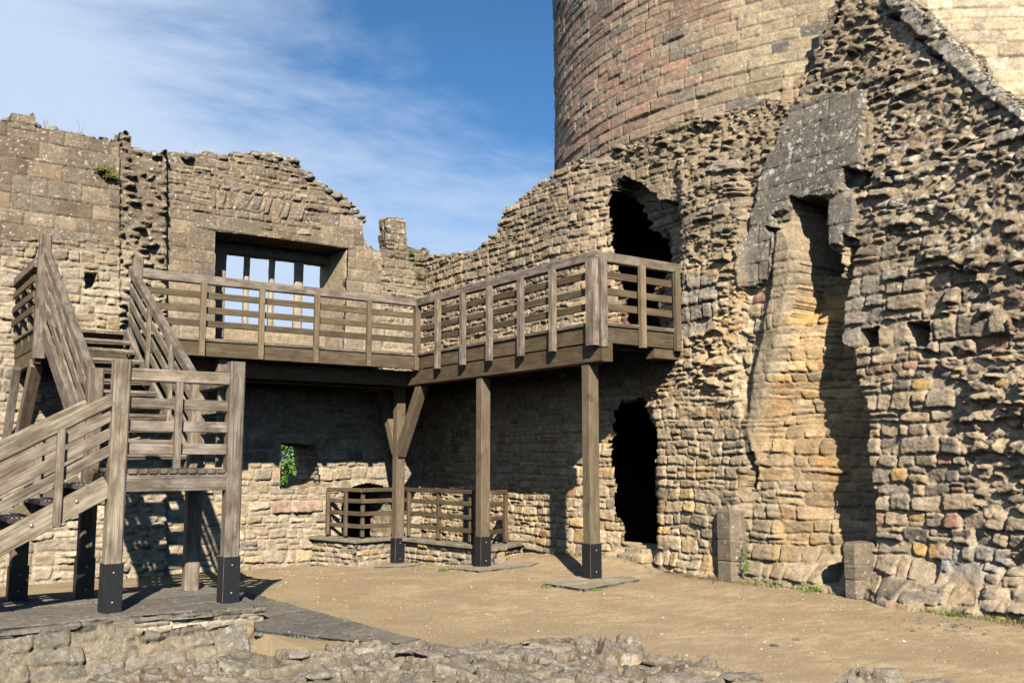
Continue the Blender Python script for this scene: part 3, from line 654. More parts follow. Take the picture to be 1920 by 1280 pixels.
    up = sst(560, 430, py + (px-1400)*(-0.10)+jit*2)
    cr = sst(1600, 1660, px)
    warm = (1-cr)*(1-up)
    warm = warm*(1-0.8*sst(1110, 1050, px)*sst(700, 600, py))
    warm = np.clip(warm + 0.9*inside([(1088, 300), (1160, 300), (1230, 660), (1080, 660), (1110, 460)], px+jit, py, 14)*sst(300, 420, py), 0, 1)
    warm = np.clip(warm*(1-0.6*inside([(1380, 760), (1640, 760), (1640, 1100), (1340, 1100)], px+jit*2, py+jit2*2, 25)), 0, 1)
    lowr = cr*(1-sst(700, 480, py))
    cw = cw*np.array((1.16, 1.10, 1.0)); cb = cb*np.array((1.18, 1.12, 1.04)); cg = cg*np.array((1.12, 1.06, 0.98))
    col = cg*(1-warm-lowr*(1-warm))[..., None]+cw*warm[..., None]+cb*(lowr*(1-warm))[..., None]
    colh = colours(s, u, z, [(0.25, 0.222, 0.18), (0.285, 0.25, 0.20), (0.22, 0.197, 0.163)], [3, 2, 2], (0.23, 0.20, 0.155), m, 58, 0.1)
    streak = 0.85+0.9*np.clip(fbm(u*2.4, z*0.35, 66, 3)-0.5, 0, 1)*2
    colh = colh*(1-0.35*sst(380, 560, py))[..., None]+(cg*0.92)*0.35*sst(380, 560, py)[..., None]
    col = np.where((hood > 0.5)[..., None], colh*streak[..., None]*1.06, col)
    col = col*(1-0.85*jamb[..., None])+np.array((0.40, 0.325, 0.215))*0.85*jamb[..., None]*(0.85+0.3*fbm(u*4, z*4, 67, 3))[..., None]
    col = col*(1-band[..., None]*.7)+np.array((0.31, 0.28, 0.225))*band[..., None]*.7
    white = inside([(1760, 1030), (1850, 1015), (1905, 1060), (1860, 1085), (1760, 1075)], px+jit*1.5, py+jit2, 10)*0.6
    col = col*(1-white[..., None])+np.array((0.42, 0.40, 0.37))*white[..., None]
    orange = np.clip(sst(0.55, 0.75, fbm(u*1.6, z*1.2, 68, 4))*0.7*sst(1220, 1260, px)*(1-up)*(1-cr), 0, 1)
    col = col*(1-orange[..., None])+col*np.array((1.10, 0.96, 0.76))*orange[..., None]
    glow_tint = rec*sst(400, 470, py)*sst(1000, 760, py)*(0.55+0.45*(s['R'][6] > 0.4)); col = col*(1-glow_tint[..., None])+col*np.array((1.12, 0.98, 0.78))*glow_tint[..., None]  # warm bounce glow of the recess, painted into its orange stones
    blk = inside([(1290, 515), (1358, 515), (1352, 615), (1292, 630)], px+jit*.6, py+jit2*.6)*0.75+0.6*inside([(1575, 512), (1655, 515), (1650, 645), (1575, 645)], px+jit*.6, py+jit2*.6); col = col*(1-blk[..., None])+np.array((0.33, 0.305, 0.265))*(0.8+0.4*s['R'][6][..., None])*blk[..., None]*(0.5+0.5*m[..., None])
    lich = 0.42*up*(0.6+0.7*cr)+0.22*hood+0.2*blk+0.04+0.08*band+0.14*cr*(1-up)*sst(900, 600, py)-0.05*reg_far
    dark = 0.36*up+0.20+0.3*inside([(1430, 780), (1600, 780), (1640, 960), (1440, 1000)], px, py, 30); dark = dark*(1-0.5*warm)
    moss = 0.5*sst(0.25, 0.02, z)*sst(0.5, 0.66, fbm(u*1.7, z*2, 69, 3))
    wx = np.stack([lich, dark, moss], -1)
    place = lambda U, Z, H: (xbase(U, Z)-H, U, Z)
    def back(U, Z):
        tx = TC[0]-np.sqrt(np.maximum(TR*TR-(U-TC[1])**2, 0))
        d = -(np.clip(tx, 2.9, 6.5)+0.3-xbase(U, Z))*sst(7.2, 5.0, U)-1.3*(1-sst(7.2, 5.0, U))
        d = d*(1-sst(-3.0, -3.6, U))-0.2*sst(-3.0, -3.6, U)
        a_, b_ = proj(xbase(U, Z), U, Z)
        nr = np.minimum(sdf(DOORI, a_, b_), sdf(DOORL, a_, b_))
        return np.where(nr < 22, -0.60, d)
    def flare(U, Z):
        a_, b_ = proj(xbase(U, Z), U, Z)
        return np.where(sdf(DOORI, a_, b_) < 22, 0.75*sst(1235, 1190, a_), np.where(sdf(DOORL, a_, b_) < 22, 0.75*sst(1210, 1180, a_), 0))
    W = empty('ruined_wall', (2.0, 1.0, 0), label='long ruined rubble wall with two broken doorways and a chimney recess, below the round tower', cat='ruined wall')
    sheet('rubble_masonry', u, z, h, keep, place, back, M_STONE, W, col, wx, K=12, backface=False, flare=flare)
    # the dark vaulted rooms behind the two broken doorways
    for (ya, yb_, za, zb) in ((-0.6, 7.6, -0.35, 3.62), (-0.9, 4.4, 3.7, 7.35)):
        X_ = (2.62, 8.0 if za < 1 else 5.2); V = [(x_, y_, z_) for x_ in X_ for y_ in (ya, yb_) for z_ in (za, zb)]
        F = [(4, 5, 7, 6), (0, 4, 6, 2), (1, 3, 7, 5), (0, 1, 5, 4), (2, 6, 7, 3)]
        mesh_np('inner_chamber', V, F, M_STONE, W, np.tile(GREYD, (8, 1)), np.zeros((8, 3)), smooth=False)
    return W
RW = ruin()
# engaged pier stubs at the foot of the ruined wall
def pier(px0, px1, ytop, ybot, name_seed, parent, out=0.42):
    p = onX(px0, ybot, 1.75); q = onX(px1, ybot-6, 1.75); zt_ = onX((px0+px1)/2, ytop, 1.75)[2]
    n = 4; z0 = p[2]-0.15; rng = random.Random(name_seed)
    k = z0
    V = []; F = []
    y1_, y0_ = p[1], q[1]
    prof = [(2.3, y1_), (1.80, y1_), (1.70, y1_-0.08), (1.70, y0_+0.10), (1.86, y0_), (2.3, y0_)]
    lv = [z0, z0+(zt_-z0)*0.34, z0+(zt_-z0)*0.62, zt_]
    zz = []
    for i in range(3):
        a, b = lv[i]+(0.006 if i else 0), lv[i+1]-0.006
        zz += [(a, 0.012), (a+0.014, 0), *[(a+(b-a)*t, 0) for t in (0.25, 0.5, 0.75)], (b-0.014, 0), (b, 0.012)]
    zz.append((zt_+0.02, 0.06))
    for (h, ins_) in zz:
        for (x, y) in prof:
            cx_ = 2.0; cy_ = (y0_+y1_)/2
            V.append((x+(cx_-x)*ins_*2+0.012*(rng.random()-.5), y+(cy_-y)*ins_*2+0.012*(rng.random()-.5), h))
    m_ = len(prof)
    for r in range(len(zz)-1):
        for i in range(m_-1): F.append((r*m_+i, r*m_+i+1, (r+1)*m_+i+1, (r+1)*m_+i))
    b = (len(zz)-1)*m_; F += [(b, b+1, b+2, b+3), (b, b+3, b+4, b+5)]
    V = np.array(V); lvl = np.repeat(np.minimum(np.arange(len(zz))//7, 2), m_)
    cc = np.array((0.33, 0.27, 0.19))*(np.array([1.05, 0.85, 0.9])[lvl])[:, None]
    return mesh_np('pier_stub', V, F, M_ASH, parent, cc, np.tile((0.1, 0.7, 0), (len(V), 1)), smooth=False)
pier(1344, 1384, 957, 1080, 1, RW); pier(1580, 1620, 1020, 1098, 2, RW)
# ------------------------------------------------------------------ WALKWAY
WK = empty('wooden_walkway', (0, 5.74, 0), label='raised weathered timber walkway with slatted railings, carried on three tall posts in the courtyard corner', cat='walkway')
ZR = 5.23; ZD = 4.03
YJ = 5.74; XL = -7.15; XR = 1.93
# decks
dk = Wood()
x = XL
while x < 1.7:
    w = 0.145; dk.board((x+w/2, YJ+0.01, ZD+0.045), (x+w/2, Y1-0.32 if x < -5.3 else Y1-0.12, ZD+0.045), w-0.002, 0.05); x += w
y = YJ-0.155
while y > -0.12:
    dk.board((0.0, y+0.07, ZD+0.045), (1.50 if y > 2.5 else 1.86, y+0.07, ZD+0.045), 0.143, 0.05); y -= 0.145
dk.build('deck', M_GREY, WK)
def pxs_y(vals, py, x): return [onX(v, py, x)[1] for v in vals]
def pxs_x(vals, py, y): return [onY(v, py, y)[0] for v in vals]
# fascias
one('fascia', M_BROWN, WK, (XL+1.5, YJ-0.01, 3.895), (0.03, YJ-0.01, 3.895), 0.06, 0.27)
one('fascia', M_BROWN, WK, (-0.0, YJ-0.045, 3.895), (-0.0, -0.03, 3.895), 0.06, 0.27)
one('fascia', M_BROWN, WK, (0.035, -0.0, 3.895), (XR, -0.0, 3.895), 0.06, 0.27)
one('deck_edging', M_GREY, WK, (XL+1.5, YJ-0.02, 4.06), (-0.02, YJ-0.02, 4.06), 0.1, 0.055)
one('deck_edging', M_GREY, WK, (-0.015, YJ-0.075, 4.06), (-0.015, -0.06, 4.06), 0.1, 0.055)
one('deck_edging', M_GREY, WK, (0.04, -0.015, 4.06), (XR, -0.015, 4.06), 0.1, 0.055)
one('main_beam', M_BROWN, WK, (0.10, Y1-0.1, 3.60), (0.10, -0.14, 3.60), 0.22, 0.30)
one('main_beam', M_BROWN, WK, (XL+1.5, YJ+0.5, 3.60), (-0.02, YJ+0.5, 3.60), 0.16, 0.28)
one('main_beam', M_BROWN, WK, (XL+1.4, 7.2, 3.60), (-0.02, 7.2, 3.60), 0.16, 0.28)
one('main_beam', M_BROWN, WK, (XL+0.2, YJ+0.2, 3.60), (XL+1.5, YJ+0.2, 3.60), 0.16, 0.28)
for xx in np.arange(-5.0, -0.3, 0.6): one('joist', M_BROWN, WK, (xx, YJ+0.04, 3.88), (xx, Y1-0.1, 3.88), 0.07, 0.24)
for yy in np.arange(0.5, 5.5, 0.6): one('joist', M_BROWN, WK, (0.05, yy, 3.88), (1.45, yy, 3.88), 0.07, 0.24)
one('bearer', M_BROWN, WK, (1.25, 0.10, 3.67), (2.05, 0.10, 3.67), 0.2, 0.17)
one('bearer', M_GREY, WK, (-4.02, YJ+0.12, 3.63), (-4.02, YJ+0.42, 3.63), 0.2, 0.24)
# rails: three boards and a deep top rail
def railing(parent, p0, p1, inn, zfn=lambda t: 0.0, top=(0.13, 0.165), rails=(0.27, 0.54, 0.79), rh=0.12, mat=M_BROWN, tmat=M_GREY, rt=0.035, topz=ZR):
    p0 = np.array(p0, float); p1 = np.array(p1, float); inn = np.array(inn, float)
    d0, d1 = zfn(0), zfn(1)
    a = np.append(p0, topz-top[1]/2+d0); b = np.append(p1, topz-top[1]/2+d1)
    off = np.append(inn, 0)
    one('top_rail', tmat, parent, a-off*0.02, b-off*0.02, top[0], top[1], ch=0.015)
    for r in rails:
        one('rail', mat, parent, a+off*0.022-(0, 0, r), b+off*0.022-(0, 0, r), rt, rh)
def baluster(parent, x, y, z0, z1, w=0.1, d=0.1, mat=M_POST, name='baluster', bolts=None, up=(0, 1, 0)):
    b = one(name, mat, parent, (x, y, z0), (x, y, z1), w, d, up=up)
    if bolts is not None:
        for zz in (z0+0.07, z0+0.21):
            bolt('bolt', (x+bolts[0]*0.5*w, y+bolts[1]*0.5*d, zz), bolts, 0.014, b)
    return b
def bolt(name, p, nrm, r, parent):
    n = Vector((nrm[0], nrm[1], 0)).normalized(); up = Vector((0, 0, 1)); s = n.cross(up)
    V = []; F = []
    for k, (rr, o) in enumerate(((1, 0), (1, 0.006), (0.55, 0.012))):
        for i in range(8):
            a = i*math.pi/4; v = Vector(p)+n*o+s*(rr*r*math.cos(a))+up*(rr*r*math.sin(a)); V.append(tuple(v))
    for k in range(2):
        for i in range(8): F.append((k*8+i, k*8+(i+1) % 8, k*8+8+(i+1) % 8, k*8+8+i))
    F += [(16, 17, 18, 19), (16, 19, 20, 23), (20, 21, 22, 23)]
    return mesh_np(name, V, F, M_BOLT, parent, smooth=True)
xnr = onY(255, 560, YJ)[0]
railing(WK, (xnr+0.08, YJ), (-0.02, YJ), (0, 1), topz=5.235)
railing(WK, (0.0, YJ-0.05), (0.0, -0.065), (1, 0))
railing(WK, (-0.07, 0.0), (XR+0.02, 0.0), (0, 1), topz=5.228)
for v in (377, 487, 590, 688): baluster(WK, pxs_x([v], 600, YJ)[0], YJ-0.095, 3.76, ZR-0.14, 0.1, 0.09, bolts=(0, -1))
baluster(WK, 0.0-0.045, YJ-0.045, 3.74, ZR-0.14, 0.13, 0.13, bolts=(0, -1))
for v in (829, 876, 926, 985, 1045): baluster(WK, -0.1, pxs_y([v], 600, 0)[0], 3.70, ZR-0.14, 0.10, 0.11, mat=M_GREY)
baluster(WK, -0.09, -0.0, 3.70, ZR-0.14, 0.12, 0.2, mat=M_GREY, name='corner_post'); baluster(WK, 0.04, -0.1, 3.68, ZR-0.14, 0.13, 0.12, mat=M_GREY, name='corner_post', bolts=(0, -1))
for v in (1197, 1262): baluster(WK, pxs_x([v], 560, 0)[0], -0.09, 3.72, ZR-0.14, 0.11, 0.09, bolts=(0, -1))
# tall posts in steel shoes
def shoe(parent, x, y, z0, hgt, w, L=False):
    g = 0.006; t = 0.008; h = w/2+g
    def plate(lo, hi):
        b = [(lo[0], lo[1]), (hi[0], lo[1]), (hi[0], hi[1]), (lo[0], hi[1])]
        V = [(p[0], p[1], z0) for p in b]+[(p[0], p[1], z0+hgt) for p in b]
        return V, [(0, 1, 5, 4), (1, 2, 6, 5), (2, 3, 7, 6), (3, 0, 4, 7), (4, 5, 6, 7), (3, 2, 1, 0)]
    V = []; F = []
    pl = [((x-h, y-h-t), (x+h, y-h)), ((x-h-t, y-h+0.02), (x-h, y+h))]
    if not L: pl.append(((x+h, y-h), (x+h+t, y+h)))
    for lo, hi in pl:
        v, f = plate(lo, hi); F += [tuple(i+len(V) for i in q) for q in f]; V += v
    s = mesh_np('metal_shoe', V, F, M_BLACK, parent, smooth=False)
    for zz in (0.12, hgt-0.1): bolt('bolt', (x, y-h-t, z0+zz), (0, -1), 0.013, s)
    return s
def support(parent, x, y, z0, z1, w=0.2, mat=M_POST, sh=0.55, L=False):
    p = one('support_post', mat, parent, (x, y, z0+0.004), (x, y, z1), w, w, up=(0, 1, 0), ch=0.012)
    shoe(p, x, y, z0, sh, w, L); return p
support(WK, 0.12, 0.32, 0.04, 3.449); support(WK, 0.12, 3.44, -0.05, 3.449); support(WK, 0.12, 6.70, -0.285, 3.449)
one('brace', M_POST, WK, (0.12, 6.64, 2.02), (0.12, 5.72, 3.46), 0.19, 0.22, ch=0.012)
one('brace', M_POST, WK, (0.12, 6.76, 2.05), (0.12, 7.5, 3.46), 0.19, 0.2, ch=0.012)
# far left end of the deck: side rail running back to the wall, fascia, struts to the wall
railing(WK, (XL-0.09, YJ+0.05), (XL-0.09, 8.0), (-1, 0), topz=5.25)
for yy in (6.45, 7.15, 7.93): baluster(WK, XL-0.03, yy, 3.9, ZR-0.12, 0.07, 0.08)
one('fascia', M_BROWN, WK, (XL-0.02, YJ-0.05, 3.88), (XL-0.02, 8.0, 3.88), 0.06, 0.30)
one('fascia', M_BROWN, WK, (XL-0.0, YJ-0.02, 3.60), (XL-0.0, 8.0, 3.60), 0.08, 0.25)
one('deck_edging', M_GREY, WK, (XL-0.04, YJ, 4.06), (XL-0.04, 8.0, 4.06), 0.1, 0.055)
one('brace', M_POST, WK, (XL+0.02, 6.0, 3.5), (XL+0.02, 7.5, 1.9), 0.2, 0.2, ch=0.012)
one('brace', M_GREY, WK, (XL-0.1, 7.2, 3.5), (XL-0.1, 7.95, 2.2), 0.13, 0.13)
one('brace', M_POST, WK, (XL+1.3, 6.0, 3.5), (XL+1.3, 7.9, 1.6), 0.2, 0.2, ch=0.012)
# ------------------------------------------------------------------ STAIRCASE
ST = empty('wooden_staircase', (-6.4, 0.9, 0.18), label='grey weathered timber staircase with a square half landing, climbing to the walkway', cat='staircase')
SX0, SX1 = -7.12, -5.75; SY0, SY1 = 0.22, 1.6; ZL = 1.80
def newel(x, y, z0, z1, shoeh=0, L=False, w=0.19, mat=M_GREY):
    p = one('newel_post', mat, ST, (x, y, z0+0.004), (x, y, z1), w, w, up=(0, 1, 0), ch=0.02)
    if shoeh: shoe(p, x, y, z0, shoeh, w, L)
    return p
newel(SX0, SY0, 0.18, 3.07, 0.55); newel(SX1, SY0, 0.18, 3.12, 0.55, True)
newel(SX0, SY1, 0.18, 3.07, 0.0); newel(SX1-0.04, SY1, 0.18, 3.07, 0.0)
sh_ = shoe(ST.children[2], SX0, SY1, 0.18, 0.5, 0.19, True)
newel(SX0-0.72, 1.85, 0.18, 1.35, 0.42, mat=M_POST)
newel(xnr, YJ, 3.75, 5.42, w=0.17); newel(XL-0.02+0.02, YJ-0.02, 3.55, 5.62, w=0.18)
# landing boards (their sawn ends face the front), joist frame
yy = SX0+0.1
while yy < SX1-0.12:
    w = 0.115
    one('landing_board', M_GREY, ST, (yy+w/2, SY0-0.09, ZL-0.03), (yy+w/2, SY1+0.05, ZL-0.03), w-0.012, 0.055, tint=random.uniform(0.55, 0.8), ch=0.012); yy += w
one('landing_beam', M_GREY, ST, (SX0+0.09, SY0-0.03, 1.64), (SX1-0.09, SY0-0.03, 1.64), 0.07, 0.215)
one('landing_beam', M_GREY, ST, (SX0+0.09, SY1, 1.64), (SX1-0.13, SY1, 1.64), 0.07, 0.215)
one('landing_beam', M_BROWN, ST, (SX1, SY0+0.09, 1.64), (SX1, SY1-0.09, 1.64), 0.07, 0.215)
one('landing_beam', M_BROWN, ST, (SX0, SY0+0.09, 1.64), (SX0, SY1-0.09, 1.64), 0.07, 0.215)
# landing rails
def flat_rails(p0, p1, nrm):
    p0 = np.array(p0, float); p1 = np.array(p1, float)
    one('top_rail', M_GREY, ST, (*p0, 2.90), (*p1, 2.90), 0.11, 0.155, ch=0.015)
    for zc, hh in ((2.565, 0.13), (2.30, 0.13), (2.03, 0.13)): one('rail', M_GREY, ST, (*p0, zc), (*p1, zc), 0.035, hh)
flat_rails((SX0+0.09, SY0), (SX1-0.09, SY0), None); flat_rails((SX1, SY0+0.09), (SX1, SY1-0.09), None)
xm = onY(331, 800, SY0)[0]
one('baluster', M_GREY, ST, (xm, SY0-0.06, ZL+0.003), (xm, SY0-0.06, 2.83), 0.08, 0.07, up=(0, 1, 0))
one('baluster', M_GREY, ST, (SX1+0.05, (SY0+SY1)/2, ZL+0.003), (SX1+0.05, (SY0+SY1)/2, 2.83), 0.07, 0.08, up=(0, 1, 0))
# upper flight: along +y
U0 = (SY1-0.05, ZL); U1 = (YJ-0.15, 4.08)
def inc(x, y0, z0, y1, z1, w, h, name, mat=M_GREY, **k):
    return one(name, mat, ST, (x, y0, z0), (x, y1, z1), w, h, **k)
sl_u = (U1[1]-U0[1])/(U1[0]-U0[0])
for xx in (SX0+0.03, SX1-0.05):
    inc(xx, U0[0]-0.05, ZL-0.12, YJ, U1[1]-0.12+0.05, 0.065, 0.27, 'stringer')
nT = 12
for i in range(1, nT):
    t = i/nT; yc = U0[0]+(U1[0]-U0[0])*t+0.10; zc = ZL+(U1[1]-ZL)*t
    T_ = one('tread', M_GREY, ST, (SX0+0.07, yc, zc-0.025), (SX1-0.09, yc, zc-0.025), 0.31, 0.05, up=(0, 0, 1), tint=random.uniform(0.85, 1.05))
    one('nosing', M_GREY, T_, (SX0+0.07, yc-0.135, zc-0.085), (SX1-0.09, yc-0.135, zc-0.066), 0.035, 0.028, up=(0, 0, 1), tint=0.6)
def slope_rails(x, ya, za, yb_, zb, offs=(0.25, 0.46, 0.67), ht=0.15):
    inc(x, ya, za, yb_, zb, 0.11, ht, 'hand_rail', ch=0.015)
    for o in offs: inc(x, ya, za-o, yb_, zb-o, 0.035, 0.125, 'rail')
slope_rails(SX1-0.02, SY1+0.08, 2.93, YJ-0.08, 5.18, offs=(0.30, 0.56, 0.82))
slope_rails(SX0, SY1+0.08, 2.93, YJ-0.08, 5.30, offs=(0.30, 0.56, 0.82))
for t in (0.3, 0.62):
    for xx, e in ((SX1-0.07, 1), (SX0+0.05, 1)):
        yv = SY1+(YJ-SY1)*t; zc = 2.93+2.3*t
        one('baluster', M_GREY, ST, (xx, yv, zc-1.2), (xx, yv, zc-0.03), 0.06, 0.09, up=(0, 1, 0))
# lower flight: down towards -x
pa = onY(200, 912, SY0-0.02); pb = onY(0, 1019, SY0-0.02)
sl_l = (pa[2]-pb[2])/(pa[0]-pb[0])
XE = SX0-(ZL-0.18)/sl_l
def lowz(x): return pa[2]+(x-pa[0])*sl_l
for yv in (SY0-0.02, SY1+0.02):
    s_ = one('stringer', M_GREY if yv < 1 else M_POST, ST, (SX0-0.09, yv, lowz(SX0-0.09)), (XE+0.15, yv, lowz(XE+0.15)), 0.07, 0.245, up=(0, 0, 1))
    if yv < 1:
        for k in range(6):
            xb = SX0-0.42-0.45*k; bolt('bolt', (xb, yv-0.036, lowz(xb)+0.02), (0, -1), 0.024, s_)
nl = 8
for i in range(1, nl+1):
    t = i/(nl+1); xc = SX0-(SX0-XE)*t*1.0+0.02; zc = ZL-(ZL-0.18)*t
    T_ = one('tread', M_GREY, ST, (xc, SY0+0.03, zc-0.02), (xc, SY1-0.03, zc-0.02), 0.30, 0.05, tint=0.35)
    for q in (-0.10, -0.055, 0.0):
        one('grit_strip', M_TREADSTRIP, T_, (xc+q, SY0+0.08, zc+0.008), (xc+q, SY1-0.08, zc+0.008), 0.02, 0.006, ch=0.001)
ha = onY(205, 752, SY0); hb = onY(0, 852, SY0)
sl_h = (ha[2]-hb[2])/(ha[0]-hb[0])
for yv, nm in ((SY0-0.0, 0), (SY1, 1)):
    z_a = ha[2]+(SX0-0.08-ha[0])*sl_h; z_b = z_a-(SX0-0.08-XE)*sl_h
    one('hand_rail', M_GREY, ST, (SX0-0.08, yv, z_a), (XE, yv, z_b), 0.12, 0.15, ch=0.02)
    for o in (0.185, 0.385, 0.585):
        one('rail', M_GREY, ST, (SX0-0.08, yv, z_a-o), (XE, yv, z_b-o+0.0), 0.035, 0.12)
    for k in (0.62, 1.75):
        xb = SX0-k; zz = z_a-(k-0.08)*sl_h
        one('baluster', M_GREY, ST, (xb, yv-0.06, zz-1.12), (xb, yv-0.06, zz-0.05), 0.085, 0.07, up=(0, 1, 0))
# ------------------------------------------------------------------ STONE PLATFORM UNDER THE STAIRS
def platform():
    P = empty('stone_platform', (-8, 1, 0), label='low flagstone platform with a rough masonry edge, under the wooden staircase', cat='platform')
    x0, x1, y0, y1 = -12.6, -5.42, -0.30, 2.35
    u, v = grid(x0, x1, y0, y1, 0.022)
    s = pack_rows(u, v, 81, 0.62, 0.25, 0.85, 0.25, 0.008, 0.0, 0.01)
    h, m = relief(s, u, v, 0.006, 0.004, 0.012, 0.006, 0.008, 82, 0.004)
    col = colours(s, u, v, [(0.205, 0.185, 0.155), (0.24, 0.215, 0.18), (0.185, 0.17, 0.15)], [2, 2, 1], (0.27, 0.24, 0.19), m, 83, 0.08)
    wx = np.stack([0.06+0*u, 0.25+0*u, 0*u], -1)
    keep = (v > y0+0.0+0.05*(h2(np.floor(u/0.47), u*0, 4)-0.2)) & (u < x1-0.03*h2(np.floor(v/0.4), u*0, 5))
    sheet('paving', u, v, h, keep, lambda U, V_, H: (U, V_, 0.178+H), lambda U, V_: -0.07+0*U, M_ASH, P, col, wx, K=3, backface=True)
    # front edge masonry
    u, z = grid(x0, x1-0.05, -0.25, 0.108, 0.018)
    s = pack_rows(u, z, 84, 0.11, 0.3, 0.26, 0.4, 0.012, 0.1, 0.03); h, m = relief(s, u, z, 0.03, 0.01, 0.02, 0.02, 0.1, 85, 0.01)
    col = colours(s, u, z, [TANL, BUFF, (0.42, 0.37, 0.28), GREY], [3, 3, 3, 1], (0.50, 0.43, 0.32), m, 86); wx = np.stack([0.3+0*u, 0.1+0*u, 0*u], -1)
    sheet('edge_masonry', u, z, h, np.ones(u.shape, bool), lambda U, Z, H: (U, y0+0.06-H, Z), lambda U, Z: -0.2+0*U, M_ASH, P, col, wx, K=2, backface=False)
    u, z = grid(y0+0.07, y1, -0.25, 0.108, 0.018)
    s = pack_rows(u, z, 87, 0.11, 0.3, 0.26, 0.4, 0.012, 0.1, 0.03); h, m = relief(s, u, z, 0.03, 0.01, 0.02, 0.02, 0.1, 88, 0.01)
    col = colours(s, u, z, [TANL, BUFF, (0.42, 0.37, 0.28), GREY], [3, 3, 3, 1], (0.50, 0.43, 0.32), m, 89); wx = np.stack([0.3+0*u, 0.1+0*u, 0*u], -1)
    sheet('edge_masonry', u, z, h, np.ones(u.shape, bool), lambda U, Z, H: (x1-0.06+H, U, Z), lambda U, Z: -0.2+0*U, M_ASH, P, col, wx, K=2, backface=False)
platform()
# slate path crossing from the platform
def ground_patch(name, poly, res, sd, pal, hm, wm, lift, thick, mat, kind=None, rot=0.0, mort=(0.2, 0.17, 0.13), **k):
    P = np.array([onZ(a, b, 0.0)[:2] for a, b in poly])
    for _ in range(2):
        zz = [float(ground_z(*q)) for q in P]; P = np.array([onZ(a, b, z_)[:2] for (a, b), z_ in zip(poly, zz)])
    u, v = grid(P[:, 0].min()-0.1, P[:, 0].max()+0.1, P[:, 1].min()-0.1, P[:, 1].max()+0.1, res)
    s = pack_rows(u*math.cos(rot)+v*math.sin(rot), -u*math.sin(rot)+v*math.cos(rot), sd, hm, 0.2, wm, 0.25, 0.008, 0.0, 0.01)
    h, m = relief(s, u, v, 0.006, 0.004, 0.014, 0.006, 0.01, sd+1, 0.004)
    col = colours(s, u, v, pal, [1]*len(pal), mort, m, sd+2, 0.1)
    keep = sdf(P, u+0.03*(fbm(u*5, v*5, sd, 2)-.5), v+0.03*(fbm(u*5, v*5, sd+1, 2)-.5)) < 0
    gz = lambda U, V_: ground_z(U, V_)+lift
    o = sheet(name, u, v, h, keep, lambda U, V_, H: (U, V_, gz(U, V_)+H), lambda U, V_: -thick+0*U, mat, None, col, np.stack([0.12+0*u, 0.3+0*u, 0*u], -1), K=2, backface=False)
    return tag(o, kind=kind, **k)
ground_patch('path', [(440, 1108), (508, 1124), (600, 1150), (680, 1172), (790, 1202), (760, 1212), (640, 1204), (478, 1186), (466, 1150)], 0.024, 91,
             [(0.20, 0.18, 0.153), (0.245, 0.215, 0.175), (0.18, 0.165, 0.143)], 0.5, 0.7, 0.022, 0.05, M_ASH, kind='structure', rot=0.2, mort=(0.10, 0.09, 0.075))
for n_, (poly, lb) in enumerate((([(1019, 1098), (1062, 1086), (1150, 1078), (1200, 1090), (1140, 1102), (1096, 1110)], 'grey flagstones set round the foot of the post nearest the black lower doorway'),
                              ([(838, 1066), (905, 1050), (1012, 1058), (945, 1068), (900, 1074)], 'flat grey flagstone under the middle walkway post'),
                              ([(700, 1061), (745, 1050), (800, 1053), (765, 1060)], 'small grey flagstone under the walkway post with diagonal braces'))):
    ground_patch('paving_slab', poly, 0.02, 101+n_*5, [(0.43, 0.365, 0.27), (0.47, 0.40, 0.295)], 0.55, 0.8, 0.035 if n_ == 0 else 0.02, 0.1, M_ASH, label=lb, cat='paving slab')
# ------------------------------------------------------------------ CURB WALL WITH RAILING (round the sunken arch)
def curb():
    Pn = empty('low_wall', (-1.5, 7.0, -0.2), label='low angled curb wall of small tan stones with a flat grey coping, enclosing the sunken arch', cat='low wall')
    base = []
    K0 = onY(585, 1045, Y1-0.05); k1 = onZ(668, 1062, -0.29); k1b = onZ(742, 1056, -0.29); k2 = onZ(925, 1062, -0.10); k3 = onX(972, 1050, 1.55)
    pts = [K0[:2], k1[:2], k1b[:2]+np.array([0.03, 0.1]), k2[:2], np.array([k3[0], k3[1]])]
    ztop = 0.26
    for i in range(4):
        a, b = np.array(pts[i]), np.array(pts[i+1]); L = np.linalg.norm(b-a); d = (b-a)/L; n = np.array([d[1], -d[0]])
        if n@(CAM[:2]-a) < 0: n = -n
        u, z = grid(0, L, -0.45, ztop-0.07, 0.018)
        s = pack_rows(u, z, 111+i*7, 0.12, 0.2, 0.22, 0.3, 0.012, 0.1, 0.03); h, m = relief(s, u, z, 0.035, 0.01, 0.025, 0.03, 0.12, 112+i*7, 0.01)
        col = colours(s, u, z, [TAN, TANL, BUFF, OCH], [3, 2.5, 3, 0.6], (0.43, 0.35, 0.24), m, 113+i)
        wx = np.stack([0*u, 0.1+0*u, 0*u], -1)
        pl = lambda U, Z, H, a=a, d=d, n=n: (a[0]+d[0]*U+n[0]*H, a[1]+d[1]*U+n[1]*H, Z)
        sheet('curb_masonry', u, z, h, np.ones(u.shape, bool), pl, lambda U, Z: -0.3+0*U, M_ASH, Pn, col, wx, K=2, backface=False)
        # coping slab following the segment, mitred by overlap
        W = Wood(); e = 0.05
        p = a-d*0.02-n*0.12; q = b+d*0.02-n*0.12
        dz = 0.002*i
        o = W.board((*p, ztop-0.035+dz), (*q, ztop-0.035+dz), 0.42, 0.075, ch=0.012).build('coping', M_COPE, Pn)
    return pts, ztop
m_, t_, b_ = newmat('coping_stone'); co_ = N(t_, 'ShaderNodeNewGeometry').outputs['Position']
f_ = noise(t_, co_, 3.5, 6, 0.65); g_ = noise(t_, co_, 40, 4, 0.7)
